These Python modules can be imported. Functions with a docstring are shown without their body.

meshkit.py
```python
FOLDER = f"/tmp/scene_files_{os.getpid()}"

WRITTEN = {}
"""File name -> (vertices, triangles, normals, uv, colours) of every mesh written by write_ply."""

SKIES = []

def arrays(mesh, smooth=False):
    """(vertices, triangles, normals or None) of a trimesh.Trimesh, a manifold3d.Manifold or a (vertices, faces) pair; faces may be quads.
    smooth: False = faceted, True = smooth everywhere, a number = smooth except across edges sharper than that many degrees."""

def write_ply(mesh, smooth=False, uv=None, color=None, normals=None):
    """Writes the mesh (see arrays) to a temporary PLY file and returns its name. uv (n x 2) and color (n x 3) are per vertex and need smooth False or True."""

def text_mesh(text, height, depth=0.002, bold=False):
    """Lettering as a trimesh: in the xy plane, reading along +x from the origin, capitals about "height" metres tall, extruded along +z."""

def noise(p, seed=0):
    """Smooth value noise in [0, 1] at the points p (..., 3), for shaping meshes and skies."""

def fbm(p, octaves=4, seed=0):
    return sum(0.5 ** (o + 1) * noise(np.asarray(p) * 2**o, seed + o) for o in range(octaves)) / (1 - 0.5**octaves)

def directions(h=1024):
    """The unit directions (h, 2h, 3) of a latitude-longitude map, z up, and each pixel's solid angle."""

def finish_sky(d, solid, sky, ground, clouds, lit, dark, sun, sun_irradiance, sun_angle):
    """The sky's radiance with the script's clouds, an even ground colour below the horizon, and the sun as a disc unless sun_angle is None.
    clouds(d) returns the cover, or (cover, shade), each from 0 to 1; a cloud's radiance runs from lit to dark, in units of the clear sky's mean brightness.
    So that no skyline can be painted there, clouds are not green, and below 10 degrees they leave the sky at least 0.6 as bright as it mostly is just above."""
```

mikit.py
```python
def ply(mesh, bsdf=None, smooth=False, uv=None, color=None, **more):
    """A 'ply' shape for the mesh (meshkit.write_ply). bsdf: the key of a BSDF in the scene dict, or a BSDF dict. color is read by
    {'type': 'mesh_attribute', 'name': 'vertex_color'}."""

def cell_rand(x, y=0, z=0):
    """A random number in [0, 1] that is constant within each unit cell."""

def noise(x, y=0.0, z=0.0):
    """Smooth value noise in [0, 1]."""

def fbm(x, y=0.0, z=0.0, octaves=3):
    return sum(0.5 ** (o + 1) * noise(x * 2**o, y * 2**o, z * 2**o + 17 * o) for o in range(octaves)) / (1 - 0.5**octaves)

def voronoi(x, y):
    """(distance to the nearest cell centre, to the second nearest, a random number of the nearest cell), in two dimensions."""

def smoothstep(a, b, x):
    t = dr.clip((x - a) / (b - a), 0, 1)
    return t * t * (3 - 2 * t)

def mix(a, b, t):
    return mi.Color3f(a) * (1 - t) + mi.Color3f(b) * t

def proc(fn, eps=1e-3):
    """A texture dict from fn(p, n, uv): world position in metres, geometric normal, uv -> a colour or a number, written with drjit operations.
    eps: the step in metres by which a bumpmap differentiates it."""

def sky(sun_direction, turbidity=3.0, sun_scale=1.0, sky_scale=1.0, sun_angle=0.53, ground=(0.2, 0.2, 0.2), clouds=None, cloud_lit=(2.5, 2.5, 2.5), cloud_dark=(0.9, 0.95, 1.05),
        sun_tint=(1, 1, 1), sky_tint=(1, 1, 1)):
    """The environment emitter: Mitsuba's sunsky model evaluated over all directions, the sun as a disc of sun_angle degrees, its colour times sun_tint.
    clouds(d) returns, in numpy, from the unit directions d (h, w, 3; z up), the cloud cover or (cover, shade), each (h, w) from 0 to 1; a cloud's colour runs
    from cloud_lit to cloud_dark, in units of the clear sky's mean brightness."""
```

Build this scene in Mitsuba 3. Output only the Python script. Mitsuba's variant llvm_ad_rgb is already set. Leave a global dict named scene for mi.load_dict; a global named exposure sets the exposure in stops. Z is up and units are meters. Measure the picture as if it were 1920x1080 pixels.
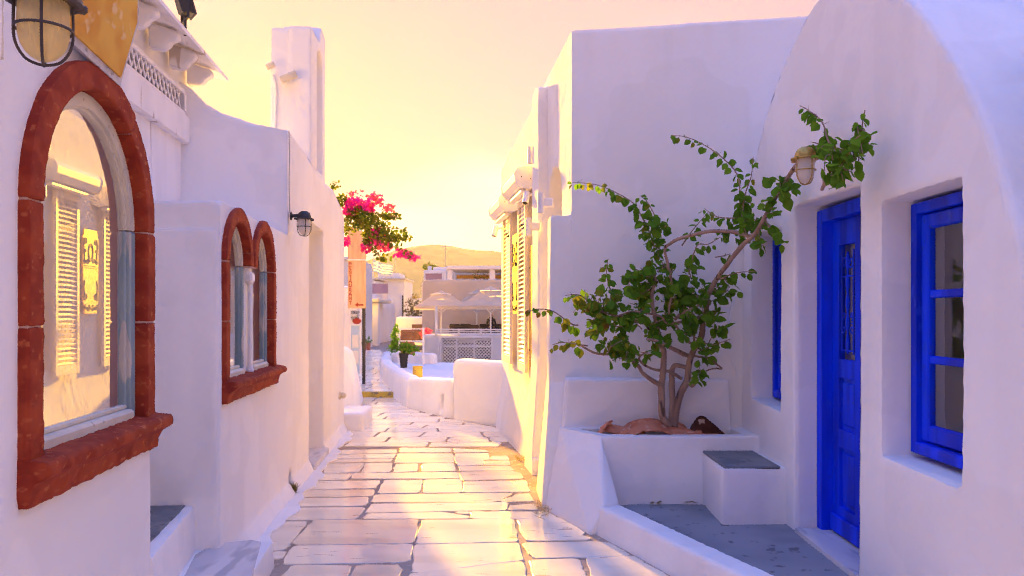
import math, random
import numpy as np, trimesh, shapely
from shapely.geometry import Polygon, LineString, Point, box as sbox
from shapely.ops import unary_union
import manifold3d as m3
import drjit as dr, mitsuba as mi, mikit
from meshkit import text_mesh, fbm as nfbm, noise as nnoise
from mikit import proc, noise, fbm, voronoi, cell_rand, smoothstep, mix

T = mi.ScalarTransform4f
rng = np.random.default_rng(7)
random.seed(7)
scene, labels = {}, {}

# ------------------------------------------------------------------ camera, sky, exposure
scene['camera'] = {'type': 'perspective', 'fov': 65.24, 'fov_axis': 'x', 'near_clip': 0.05, 'far_clip': 9000.0,
                   'principal_point_offset_x': 0.0, 'principal_point_offset_y': -0.0444,
                   'to_world': T().look_at(origin=[0, 0, 1.6], target=[0, 10, 1.6], up=[0, 0, 1])}
SUN = np.array([-0.325, 1.0, 0.213]); SUN /= np.linalg.norm(SUN)

def clouds(d):
    # thin evening veil: golden round the sun, mauve farther off, thinning to clear sky overhead
    away = np.degrees(np.arccos(np.clip(d @ SUN, -1, 1)))
    soft = nfbm(d * np.array([3.0, 3.0, 9.0]), 4, 3) - 0.5
    shade = np.clip((away - 1.0) / 47.0, 0, 1) ** 0.26
    high = np.degrees(np.arcsin(np.clip(d[..., 2], -1, 1)))
    cover = 1.0 - 0.88 * np.clip((high - 26.0) / 34.0, 0, 1)
    return np.clip(cover + 0.08 * soft, 0, 1), np.clip(shade + 0.10 * soft, 0, 1)

scene['sky'] = mikit.sky(SUN, turbidity=4.0, sun_scale=1.95, sky_scale=1.0, sun_angle=1.6, ground=(0.3, 0.26, 0.24),
                         clouds=clouds, cloud_lit=(1.06, 0.47, 0.15), cloud_dark=(0.19, 0.150, 0.275), sun_tint=(1.0, 0.84, 0.07), sky_tint=(0.74, 1.26, 2.75))
exposure = 4.5

# paving, branch and leaf layout, in metres
STONES = [
    [(-1.389, 5.080), (-1.032, 5.067), (-1.011, 4.797), (-1.431, 4.797), (-1.394, 4.878)],
    [(-0.982, 5.076), (-0.727, 5.089), (-0.697, 5.005), (-0.688, 4.797), (-0.968, 4.797)],
    [(-1.496, 5.502), (-0.692, 5.550), (-0.673, 5.197), (-0.779, 5.155), (-1.455, 5.116), (-1.499, 5.417)],
    [(-1.527, 6.165), (-0.739, 6.198), (-0.692, 5.643), (-0.720, 5.582), (-1.468, 5.540), (-1.520, 5.574), (-1.533, 5.784)],
    [(-1.789, 6.139), (-1.580, 6.155), (-1.540, 5.508), (-1.551, 5.425), (-1.609, 5.392), (-1.754, 5.643)],
    [(-1.603, 5.374), (-1.523, 5.369), (-1.514, 5.233), (-1.520, 5.094)],
    [(-0.697, 6.186), (0.008, 6.226), (0.037, 5.621), (-0.660, 5.562)],
    [(-0.664, 5.530), (0.041, 5.575), (0.066, 5.195), (-0.609, 4.938)],
    [(-0.609, 4.908), (0.065, 5.161), (0.083, 4.781), (-0.612, 4.781)],
    [(0.051, 6.211), (0.380, 6.237), (0.530, 5.844), (0.482, 5.757), (0.584, 5.673), (0.227, 5.630), (0.107, 5.648), (0.079, 5.837)],
    [(0.080, 5.567), (0.577, 5.612), (0.677, 5.582), (0.747, 5.415), (0.779, 5.289), (0.436, 5.254), (0.147, 5.241), (0.121, 5.332)],
    [(0.122, 5.194), (0.426, 5.220), (0.433, 5.074), (0.447, 4.930), (0.455, 4.773), (0.130, 4.773)],
    [(0.495, 5.233), (0.806, 5.260), (0.848, 5.123), (0.942, 4.878), (0.980, 4.773), (0.495, 4.773)],
    [(-1.153, 6.394), (-0.562, 6.444), (-0.347, 6.307), (-0.344, 6.255), (-1.167, 6.235)],
    [(-0.522, 6.444), (-0.346, 6.462), (-0.348, 6.377)],
    [(-0.320, 6.460), (0.251, 6.472), (0.290, 6.460), (0.367, 6.256), (-0.315, 6.256)],
    [(-1.810, 6.588), (-1.226, 6.607), (-1.219, 6.235), (-1.788, 6.195)],
    [(-1.866, 6.916), (-1.254, 6.967), (-1.227, 6.660), (-1.821, 6.630)],
    [(-1.906, 7.229), (-1.263, 7.275), (-1.230, 7.082), (-1.255, 7.005), (-1.884, 6.962)],
    [(-1.912, 7.636), (-1.269, 7.662), (-1.264, 7.339), (-1.919, 7.279)],
    [(-1.937, 7.980), (-1.598, 7.991), (-1.595, 7.708), (-1.917, 7.677)],
    [(-1.173, 6.713), (-0.045, 6.764), (-0.052, 6.513), (-1.175, 6.434)],
    [(-1.205, 7.059), (0.005, 7.132), (-0.101, 6.857), (-0.172, 6.799), (-1.189, 6.780)],
    [(0.036, 7.071), (0.156, 7.119), (0.176, 6.835), (-0.048, 6.800), (-0.095, 6.826)],
    [(-0.015, 6.666), (0.189, 6.730), (0.203, 6.537), (-0.019, 6.516)],
    [(-1.218, 7.672), (-0.863, 7.687), (-0.836, 7.157), (-1.190, 7.122)],
    [(-0.830, 7.703), (-0.505, 7.739), (-0.470, 7.425), (-0.456, 7.170), (-0.790, 7.148)],
    [(-0.452, 7.610), (0.127, 7.666), (0.158, 7.202), (-0.431, 7.177)],
    [(-1.577, 7.980), (-0.554, 8.086), (-0.516, 7.812), (-0.871, 7.760), (-1.545, 7.723)],
    [(-0.516, 8.067), (0.004, 8.111), (0.078, 8.018), (0.099, 7.762), (-0.454, 7.688), (-0.480, 7.700)],
    [(-1.566, 8.561), (-1.291, 8.574), (-1.240, 8.086), (-1.508, 8.058)],
    [(-1.979, 8.523), (-1.586, 8.561), (-1.560, 8.086), (-1.887, 8.030)],
    [(-1.232, 8.511), (-1.009, 8.523), (-0.969, 8.115), (-1.192, 8.069)],
    [(-0.947, 8.523), (-0.628, 8.542), (-0.579, 8.144), (-0.905, 8.104)],
    [(-0.556, 8.387), (-0.026, 8.387), (0.020, 8.144), (-0.533, 8.126)],
    [(-1.299, 9.153), (-0.686, 9.153), (-0.650, 8.851), (-0.626, 8.600), (-1.255, 8.587)],
    [(-1.988, 8.770), (-1.323, 8.803), (-1.307, 8.632), (-1.994, 8.587)],
    [(-1.975, 9.045), (-1.322, 9.117), (-1.320, 8.851), (-1.983, 8.803)],
    [(-0.648, 9.153), (-0.273, 9.190), (-0.249, 8.797), (-0.308, 8.730), (-0.299, 8.473), (-0.562, 8.430), (-0.617, 8.717)],
    [(-0.221, 8.975), (-0.053, 9.010), (-0.037, 8.763), (-0.228, 8.783)],
    [(-0.289, 8.671), (-0.036, 8.704), (-0.020, 8.461), (-0.282, 8.473)],
    [(-1.320, 9.532), (-0.724, 9.492), (-0.704, 9.234), (-1.291, 9.219)],
    [(-1.995, 9.377), (-1.365, 9.415), (-1.329, 9.182), (-1.978, 9.088)],
    [(-0.687, 9.508), (-0.309, 9.377), (-0.279, 9.256), (-0.667, 9.234)],
]
BRANCHES = [
    (0.034, 0.014, [(np.float64(1.295), np.float64(6.56), np.float64(0.677)), (np.float64(1.234), np.float64(6.556), np.float64(0.767)), (np.float64(1.225), np.float64(6.552), np.float64(1.023)), (np.float64(1.23), np.float64(6.544), np.float64(1.053)), (np.float64(1.237), np.float64(6.525), np.float64(1.292)), (np.float64(1.206), np.float64(6.506), np.float64(1.349)), (np.float64(1.176), np.float64(6.488), np.float64(1.505)), (np.float64(1.13), np.float64(6.469), np.float64(1.699)), (np.float64(1.152), np.float64(6.45), np.float64(1.892))]),
    (0.02, 0.007, [(np.float64(1.221), np.float64(6.53), np.float64(1.013)), (np.float64(1.138), np.float64(6.496), np.float64(1.059)), (np.float64(1.056), np.float64(6.461), np.float64(1.122)), (np.float64(1.005), np.float64(6.407), np.float64(1.186)), (np.float64(0.874), np.float64(6.343), np.float64(1.278)), (np.float64(0.779), np.float64(6.286), np.float64(1.281)), (np.float64(0.655), np.float64(6.243), np.float64(1.289)), (np.float64(0.533), np.float64(6.2), np.float64(1.35))]),
    (0.014, 0.007, [(np.float64(1.399), np.float64(6.6), np.float64(1.063)), (np.float64(1.29), np.float64(6.56), np.float64(1.123)), (np.float64(1.158), np.float64(6.52), np.float64(1.145)), (np.float64(1.061), np.float64(6.48), np.float64(1.193)), (np.float64(1.021), np.float64(6.44), np.float64(1.24)), (np.float64(1.081), np.float64(6.4), np.float64(1.298))]),
    (0.028, 0.018, [(np.float64(1.312), np.float64(6.58), np.float64(0.683)), (np.float64(1.323), np.float64(6.597), np.float64(0.801)), (np.float64(1.323), np.float64(6.614), np.float64(0.994)), (np.float64(1.324), np.float64(6.62), np.float64(1.126)), (np.float64(1.318), np.float64(6.62), np.float64(1.104)), (np.float64(1.341), np.float64(6.617), np.float64(1.167)), (np.float64(1.39), np.float64(6.609), np.float64(1.168)), (np.float64(1.451), np.float64(6.6), np.float64(1.149))]),
    (0.032, 0.022, [(np.float64(1.334), np.float64(6.58), np.float64(0.674)), (np.float64(1.349), np.float64(6.588), np.float64(0.763)), (np.float64(1.381), np.float64(6.595), np.float64(0.918)), (np.float64(1.444), np.float64(6.597), np.float64(1.05)), (np.float64(1.455), np.float64(6.59), np.float64(1.163)), (np.float64(1.487), np.float64(6.582), np.float64(1.278)), (np.float64(1.55), np.float64(6.56), np.float64(1.403)), (np.float64(1.56), np.float64(6.53), np.float64(1.528)), (np.float64(1.57), np.float64(6.5), np.float64(1.574))]),
    (0.021, 0.012, [(np.float64(1.57), np.float64(6.5), np.float64(1.574)), (np.float64(1.571), np.float64(6.436), np.float64(1.674)), (np.float64(1.561), np.float64(6.371), np.float64(1.739)), (np.float64(1.592), np.float64(6.279), np.float64(1.846)), (np.float64(1.613), np.float64(6.171), np.float64(1.918)), (np.float64(1.638), np.float64(6.05), np.float64(1.983)), (np.float64(1.708), np.float64(5.9), np.float64(2.111)), (np.float64(1.732), np.float64(5.75), np.float64(2.152)), (np.float64(1.753), np.float64(5.621), np.float64(2.232)), (1.809, 5.491, 2.398), (1.806, 5.259, 2.488), (1.804, 5.063, 2.544), (1.802, 4.898, 2.573), (1.8, 4.638, 2.562), (1.798, 4.495, 2.508)]),
    (0.016, 0.009, [(np.float64(1.74), np.float64(5.8), np.float64(2.148)), (np.float64(1.69), np.float64(5.886), np.float64(2.186)), (np.float64(1.617), np.float64(5.971), np.float64(2.213)), (np.float64(1.512), np.float64(6.057), np.float64(2.225)), (np.float64(1.388), np.float64(6.136), np.float64(2.204)), (np.float64(1.287), np.float64(6.207), np.float64(2.179)), (np.float64(1.243), np.float64(6.279), np.float64(2.152)), (np.float64(1.213), np.float64(6.35), np.float64(2.113)), (np.float64(1.238), np.float64(6.364), np.float64(1.987)), (np.float64(1.263), np.float64(6.379), np.float64(1.899)), (np.float64(1.273), np.float64(6.393), np.float64(1.839)), (np.float64(1.277), np.float64(6.414), np.float64(1.729)), (np.float64(1.266), np.float64(6.443), np.float64(1.596)), (np.float64(1.373), np.float64(6.471), np.float64(1.44)), (np.float64(1.48), np.float64(6.5), np.float64(1.326))]),
    (0.02, 0.01, [(np.float64(1.435), np.float64(6.55), np.float64(1.256)), (np.float64(1.34), np.float64(6.475), np.float64(1.294)), (np.float64(1.236), np.float64(6.4), np.float64(1.342)), (np.float64(1.138), np.float64(6.35), np.float64(1.388)), (np.float64(1.064), np.float64(6.3), np.float64(1.4))]),
    (0.012, 0.006, [(np.float64(1.57), np.float64(6.5), np.float64(1.585)), (np.float64(1.428), np.float64(6.467), np.float64(1.546)), (np.float64(1.253), np.float64(6.433), np.float64(1.518)), (np.float64(1.192), np.float64(6.4), np.float64(1.574)), (np.float64(1.072), np.float64(6.35), np.float64(1.602)), (np.float64(0.955), np.float64(6.3), np.float64(1.618)), (np.float64(0.84), np.float64(6.25), np.float64(1.585))]),
    (0.011, 0.006, [(np.float64(1.503), np.float64(6.6), np.float64(1.322)), (np.float64(1.514), np.float64(6.65), np.float64(1.504)), (np.float64(1.514), np.float64(6.7), np.float64(1.596)), (np.float64(1.45), np.float64(6.675), np.float64(1.734)), (np.float64(1.411), np.float64(6.65), np.float64(1.849))]),
    (0.01, 0.005, [(np.float64(1.048), np.float64(6.4), np.float64(1.519)), (np.float64(0.963), np.float64(6.35), np.float64(1.547)), (np.float64(0.879), np.float64(6.3), np.float64(1.574)), (np.float64(0.786), np.float64(6.25), np.float64(1.585)), (np.float64(0.683), np.float64(6.2), np.float64(1.618))]),
    (0.012, 0.006, [(np.float64(1.312), np.float64(6.45), np.float64(1.552)), (np.float64(1.391), np.float64(6.4), np.float64(1.618)), (np.float64(1.479), np.float64(6.35), np.float64(1.662)), (np.float64(1.5), np.float64(6.3), np.float64(1.705))]),
    (0.011, 0.006, [(np.float64(1.21), np.float64(6.5), np.float64(1.349)), (np.float64(1.143), np.float64(6.5), np.float64(1.439)), (np.float64(1.087), np.float64(6.5), np.float64(1.506)), (np.float64(1.045), np.float64(6.52), np.float64(1.619)), (np.float64(1.142), np.float64(6.56), np.float64(1.755)), (np.float64(1.183), np.float64(6.6), np.float64(1.904))]),
    (0.009, 0.006, [(np.float64(1.48), np.float64(6.55), np.float64(1.256)), (np.float64(1.601), np.float64(6.49), np.float64(1.235)), (np.float64(1.642), np.float64(6.43), np.float64(1.196)), (np.float64(1.676), np.float64(6.39), np.float64(1.16)), (np.float64(1.61), np.float64(6.37), np.float64(1.165)), (np.float64(1.544), np.float64(6.35), np.float64(1.146))]),
    (0.008, 0.004, [(np.float64(1.424), np.float64(6.5), np.float64(1.371)), (np.float64(1.502), np.float64(6.45), np.float64(1.317)), (np.float64(1.557), np.float64(6.4), np.float64(1.286)), (np.float64(1.573), np.float64(6.375), np.float64(1.376)), (np.float64(1.605), np.float64(6.35), np.float64(1.443))]),
    (0.014, 0.01, [(1.799, 4.598, 2.375), (1.799, 4.606, 2.346), (1.8, 4.646, 2.316)]),
    (0.018, 0.01, [(np.float64(1.43), np.float64(6.5), np.float64(1.051)), (np.float64(1.463), np.float64(6.475), np.float64(1.014)), (np.float64(1.473), np.float64(6.45), np.float64(1.04))]),
]
SHOOTS = [
    [(np.float64(1.144), np.float64(6.45), np.float64(2.142)), (np.float64(1.108), np.float64(6.436), np.float64(2.248)), (np.float64(1.046), np.float64(6.421), np.float64(2.368)), (np.float64(0.983), np.float64(6.407), np.float64(2.471)), (np.float64(0.874), np.float64(6.379), np.float64(2.542)), (np.float64(0.705), np.float64(6.336), np.float64(2.61)), (np.float64(0.582), np.float64(6.293), np.float64(2.625)), (np.float64(0.475), np.float64(6.25), np.float64(2.626))],
    [(np.float64(1.222), np.float64(6.4), np.float64(2.26)), (np.float64(1.174), np.float64(6.383), np.float64(2.318)), (np.float64(1.082), np.float64(6.367), np.float64(2.48)), (np.float64(1.019), np.float64(6.35), np.float64(2.538))],
    [(np.float64(1.716), np.float64(6.0), np.float64(2.19)), (np.float64(1.715), np.float64(6.021), np.float64(2.447)), (np.float64(1.714), np.float64(6.043), np.float64(2.606)), (np.float64(1.678), np.float64(6.093), np.float64(2.714)), (np.float64(1.566), np.float64(6.157), np.float64(2.841)), (np.float64(1.464), np.float64(6.214), np.float64(2.926)), (np.float64(1.357), np.float64(6.257), np.float64(2.982)), (np.float64(1.262), np.float64(6.3), np.float64(3.003))],
    [(np.float64(1.723), np.float64(6.0), np.float64(2.331)), (np.float64(1.751), np.float64(6.0), np.float64(2.5)), (np.float64(1.793), np.float64(6.0), np.float64(2.627)), (np.float64(1.81), np.float64(6.0), np.float64(2.775))],
    [(np.float64(1.709), np.float64(6.0), np.float64(2.317)), (np.float64(1.619), np.float64(6.033), np.float64(2.321)), (np.float64(1.543), np.float64(6.067), np.float64(2.339)), (np.float64(1.466), np.float64(6.1), np.float64(2.401))],
    [(np.float64(1.604), np.float64(6.2), np.float64(1.864)), (np.float64(1.661), np.float64(6.133), np.float64(1.893)), (np.float64(1.717), np.float64(6.067), np.float64(1.911)), (1.814, 5.937, 1.915)],
    [(np.float64(0.52), np.float64(6.3), np.float64(1.509)), (np.float64(0.458), np.float64(6.2), np.float64(1.521)), (np.float64(0.313), np.float64(6.1), np.float64(1.617)), (np.float64(0.196), np.float64(6.05), np.float64(1.633)), (np.float64(0.121), np.float64(6.0), np.float64(1.617))],
    [(np.float64(0.586), np.float64(6.2), np.float64(1.35)), (np.float64(0.509), np.float64(6.167), np.float64(1.362)), (np.float64(0.4), np.float64(6.133), np.float64(1.379)), (np.float64(0.308), np.float64(6.1), np.float64(1.364))],
    [(np.float64(0.793), np.float64(6.4), np.float64(1.773)), (np.float64(0.771), np.float64(6.4), np.float64(1.84)), (np.float64(0.755), np.float64(6.4), np.float64(1.95)), (np.float64(0.771), np.float64(6.4), np.float64(2.039))],
    [(np.float64(1.347), np.float64(6.35), np.float64(2.136)), (np.float64(1.403), np.float64(6.333), np.float64(2.223)), (np.float64(1.458), np.float64(6.317), np.float64(2.296)), (np.float64(1.543), np.float64(6.3), np.float64(2.397))],
    [(np.float64(1.395), np.float64(6.3), np.float64(1.924)), (np.float64(1.447), np.float64(6.267), np.float64(2.129)), (np.float64(1.527), np.float64(6.233), np.float64(2.14)), (np.float64(1.62), np.float64(6.2), np.float64(2.196))],
    [(np.float64(1.577), np.float64(6.2), np.float64(2.036)), (np.float64(1.65), np.float64(6.2), np.float64(2.05)), (np.float64(1.693), np.float64(6.2), np.float64(2.065))],
    [(1.797, 4.395, 2.463), (1.799, 4.547, 2.579), (1.799, 4.614, 2.681), (1.8, 4.696, 2.747), (1.802, 4.886, 2.847), (np.float64(1.782), np.float64(4.95), np.float64(2.886))],
    [(1.797, 4.346, 2.439), (1.796, 4.299, 2.473), (1.795, 4.23, 2.511), (1.794, 4.119, 2.533), (1.794, 4.087, 2.594), (1.794, 4.066, 2.634)],
    [(1.799, 4.574, 2.549), (1.8, 4.627, 2.571), (1.801, 4.739, 2.61), (1.802, 4.826, 2.636)],
    [(np.float64(0.688), np.float64(6.25), np.float64(1.618)), (np.float64(0.586), np.float64(6.2), np.float64(1.703)), (np.float64(0.507), np.float64(6.15), np.float64(1.745)), (np.float64(0.408), np.float64(6.1), np.float64(1.739))],
    [(np.float64(1.413), np.float64(6.4), np.float64(1.441)), (np.float64(1.57), np.float64(6.367), np.float64(1.354)), (np.float64(1.672), np.float64(6.333), np.float64(1.377)), (np.float64(1.717), np.float64(6.3), np.float64(1.4))],
]
CLUMPS = [
    ((0.546, 6.2, 1.724), (0.141, 0.22, 0.157), 26),
    ((0.708, 6.25, 1.683), (0.192, 0.22, 0.183), 40),
    ((0.62, 6.2, 1.509), (0.174, 0.22, 0.124), 28),
    ((0.84, 6.3, 1.499), (0.193, 0.22, 0.151), 38),
    ((0.792, 6.25, 1.375), (0.175, 0.22, 0.083), 24),
    ((0.99, 6.4, 1.549), (0.179, 0.22, 0.179), 36),
    ((1.084, 6.45, 1.785), (0.163, 0.22, 0.129), 34),
    ((0.939, 6.4, 1.847), (0.111, 0.22, 0.119), 18),
    ((1.204, 6.45, 1.548), (0.163, 0.22, 0.138), 30),
    ((1.265, 6.5, 1.73), (0.182, 0.22, 0.165), 38),
    ((1.421, 6.5, 1.786), (0.165, 0.22, 0.139), 32),
    ((1.471, 6.45, 1.634), (0.181, 0.22, 0.138), 34),
    ((1.545, 6.4, 1.737), (0.154, 0.22, 0.119), 28),
    ((1.638, 6.3, 1.823), (0.168, 0.22, 0.092), 26),
    ((1.575, 6.35, 1.592), (0.102, 0.22, 0.076), 14),
    ((1.152, 6.4, 1.37), (0.128, 0.22, 0.068), 14),
    ((0.945, 6.3, 1.289), (0.168, 0.22, 0.067), 18),
    ((1.217, 6.45, 1.978), (0.163, 0.22, 0.138), 32),
    ((1.367, 6.45, 1.927), (0.163, 0.22, 0.12), 26),
    ((1.144, 6.45, 2.116), (0.112, 0.22, 0.138), 24),
    ((1.178, 6.4, 2.24), (0.102, 0.22, 0.094), 16),
    ((1.408, 6.4, 1.455), (0.102, 0.22, 0.077), 12),
    ((1.712, 6.0, 2.344), (0.112, 0.22, 0.144), 28),
    ((1.752, 5.815, 2.22), (0.109, 0.22, 0.101), 22),
    ((1.696, 6.0, 2.232), (0.112, 0.22, 0.056), 12),
    ((1.748, 5.44, 2.079), (0.051, 0.22, 0.051), 8),
    ((1.748, 5.394, 2.341), (0.065, 0.22, 0.158), 14),
    ((1.746, 5.217, 2.4), (0.077, 0.22, 0.063), 12),
    ((1.583, 6.35, 1.465), (0.068, 0.22, 0.085), 7),
    ((1.545, 6.35, 1.295), (0.059, 0.22, 0.085), 7),
    ((1.494, 6.35, 1.147), (0.059, 0.22, 0.127), 10),
    ((1.092, 6.4, 2.295), (0.051, 0.22, 0.077), 8),
    ((1.024, 6.4, 1.954), (0.06, 0.22, 0.085), 8),
    ((1.746, 5.217, 2.462), (0.049, 0.22, 0.042), 5),
    ((1.736, 4.254, 2.371), (0.074, 0.1, 0.068), 34),
    ((1.734, 4.116, 2.335), (0.055, 0.1, 0.082), 26),
    ((1.735, 4.225, 2.454), (0.073, 0.1, 0.062), 22),
    ((1.733, 4.043, 2.436), (0.038, 0.1, 0.07), 20),
]

# ------------------------------------------------------------------ helpers
def numbered(key):
    if key not in scene and key not in labels:
        return key
    k = 1
    while f'{key}_{k:03d}' in scene or f'{key}_{k:03d}' in labels: k += 1
    return f'{key}_{k:03d}'

def thing(name, label, cat, group=None):
    k = numbered(name); labels[k] = {'label': label, 'category': cat}
    if group: labels[k]['group'] = group
    return k

def add(key, mesh, mat, smooth=False, **info):
    key = numbered(key)
    scene[key] = mikit.ply(mesh, mat, smooth)
    if info: labels[key] = info
    return key

def whole(name, mesh, mat, label, cat, smooth=False, group=None, kind=None):
    k = numbered(name)
    scene[k] = mikit.ply(mesh, mat, smooth)
    labels[k] = {'label': label, 'category': cat}
    if group: labels[k]['group'] = group
    if kind: labels[k]['kind'] = kind
    return k

def struct(name, mesh, mat, smooth=False):
    k = add(name, mesh, mat, smooth); labels[k] = {'kind': 'structure'}
    return k

def tm(man):
    m = man.to_mesh()
    return trimesh.Trimesh(np.array(m.vert_properties[:, :3], float), np.array(m.tri_verts), process=False)

def cat(ms): return trimesh.util.concatenate(ms)

class Frame:
    """A wall's own axes: x = run (world y where the wall stands), n = out of the wall, z = up."""
    def __init__(s, a, b, side):
        e = np.array([b, 1.0, 0.0]); n = side * np.array([1.0, -b, 0.0]) / math.hypot(1, b)
        s.o, s.e, s.n = np.array([a, 0, 0.0]), e, n
    def P(s, y, n, z): return s.o + s.e * y + s.n * n + np.array([0, 0, z])
    def mat(s):
        M = np.eye(4); M[:3, 0] = s.e; M[:3, 1] = s.n; M[:3, 2] = [0, 0, 1]; M[:3, 3] = s.o
        return M
    def put(s, mesh):
        m = mesh.copy(); m.apply_transform(s.mat())
        return m
    def prism(s, poly, n0, n1):
        """Polygon in (run, z) extruded from n0 to n1, as a Manifold in the world."""
        M = np.zeros((3, 4)); M[:, 0] = s.e; M[:, 1] = [0, 0, 1]; M[:, 2] = s.n; M[:, 3] = s.o + s.n * n0
        return cross(poly).extrude(n1 - n0).transform(M)
    def box(s, y0, y1, n0, n1, z0, z1, c=0.004): return s.put(cbox(y0, y1, n0, n1, z0, z1, c))

def cross(poly):
    if isinstance(poly, (list, tuple, np.ndarray)): poly = Polygon(poly)
    loops = []
    for g in getattr(poly, 'geoms', [poly]):
        g = shapely.geometry.polygon.orient(g)
        loops.append(np.array(g.exterior.coords)[:-1])
        loops += [np.array(r.coords)[:-1] for r in g.interiors]
    return m3.CrossSection(loops, m3.FillRule.EvenOdd)

def plan(poly, z0, z1):
    """Polygon in (x, y) extruded from z0 to z1, as a Manifold."""
    return cross(poly).extrude(z1 - z0).translate([0, 0, z0])

def cbox(x0, x1, y0, y1, z0, z1, c=0.004):
    c = min(c, 0.45 * min(abs(x1 - x0), abs(y1 - y0), abs(z1 - z0)))
    p = []
    for x, sx in ((x0, 1), (x1, -1)):
        for y, sy in ((y0, 1), (y1, -1)):
            for z, sz in ((z0, 1), (z1, -1)):
                p += [(x + sx * c, y + sy * c, z), (x + sx * c, y, z + sz * c), (x, y + sy * c, z + sz * c)]
    return trimesh.convex.convex_hull(np.array(p))

def soften(man, edge=0.06, it=4, amp=0.004, freq=2.5, seed=0, amp2=0.0, freq2=12.0):
    """Hand-plastered look: refine, round the edges, make the faces uneven."""
    m = tm(man.refine_to_length(edge)) if not isinstance(man, trimesh.Trimesh) else man
    V, E = np.array(m.vertices), np.vstack([m.faces[:, [0, 1]], m.faces[:, [1, 2]], m.faces[:, [2, 0]]])
    for _ in range(it):
        S, D = np.zeros_like(V), np.zeros(len(V))
        for a, b in ((0, 1), (1, 0)):
            np.add.at(S, E[:, a], V[E[:, b]]); np.add.at(D, E[:, a], 1)
        V = np.where(D[:, None] > 0, 0.5 * V + 0.5 * S / np.maximum(D, 1)[:, None], V)
    m = trimesh.Trimesh(V, m.faces, process=False)
    n = np.array(m.vertex_normals)
    d = amp * 2 * (nfbm(m.vertices * freq, 3, seed) - 0.5)
    if amp2: d = d + amp2 * 2 * (nfbm(m.vertices * freq2, 3, seed + 9) - 0.5)
    m.vertices = m.vertices + n * d[:, None]
    return m

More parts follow.
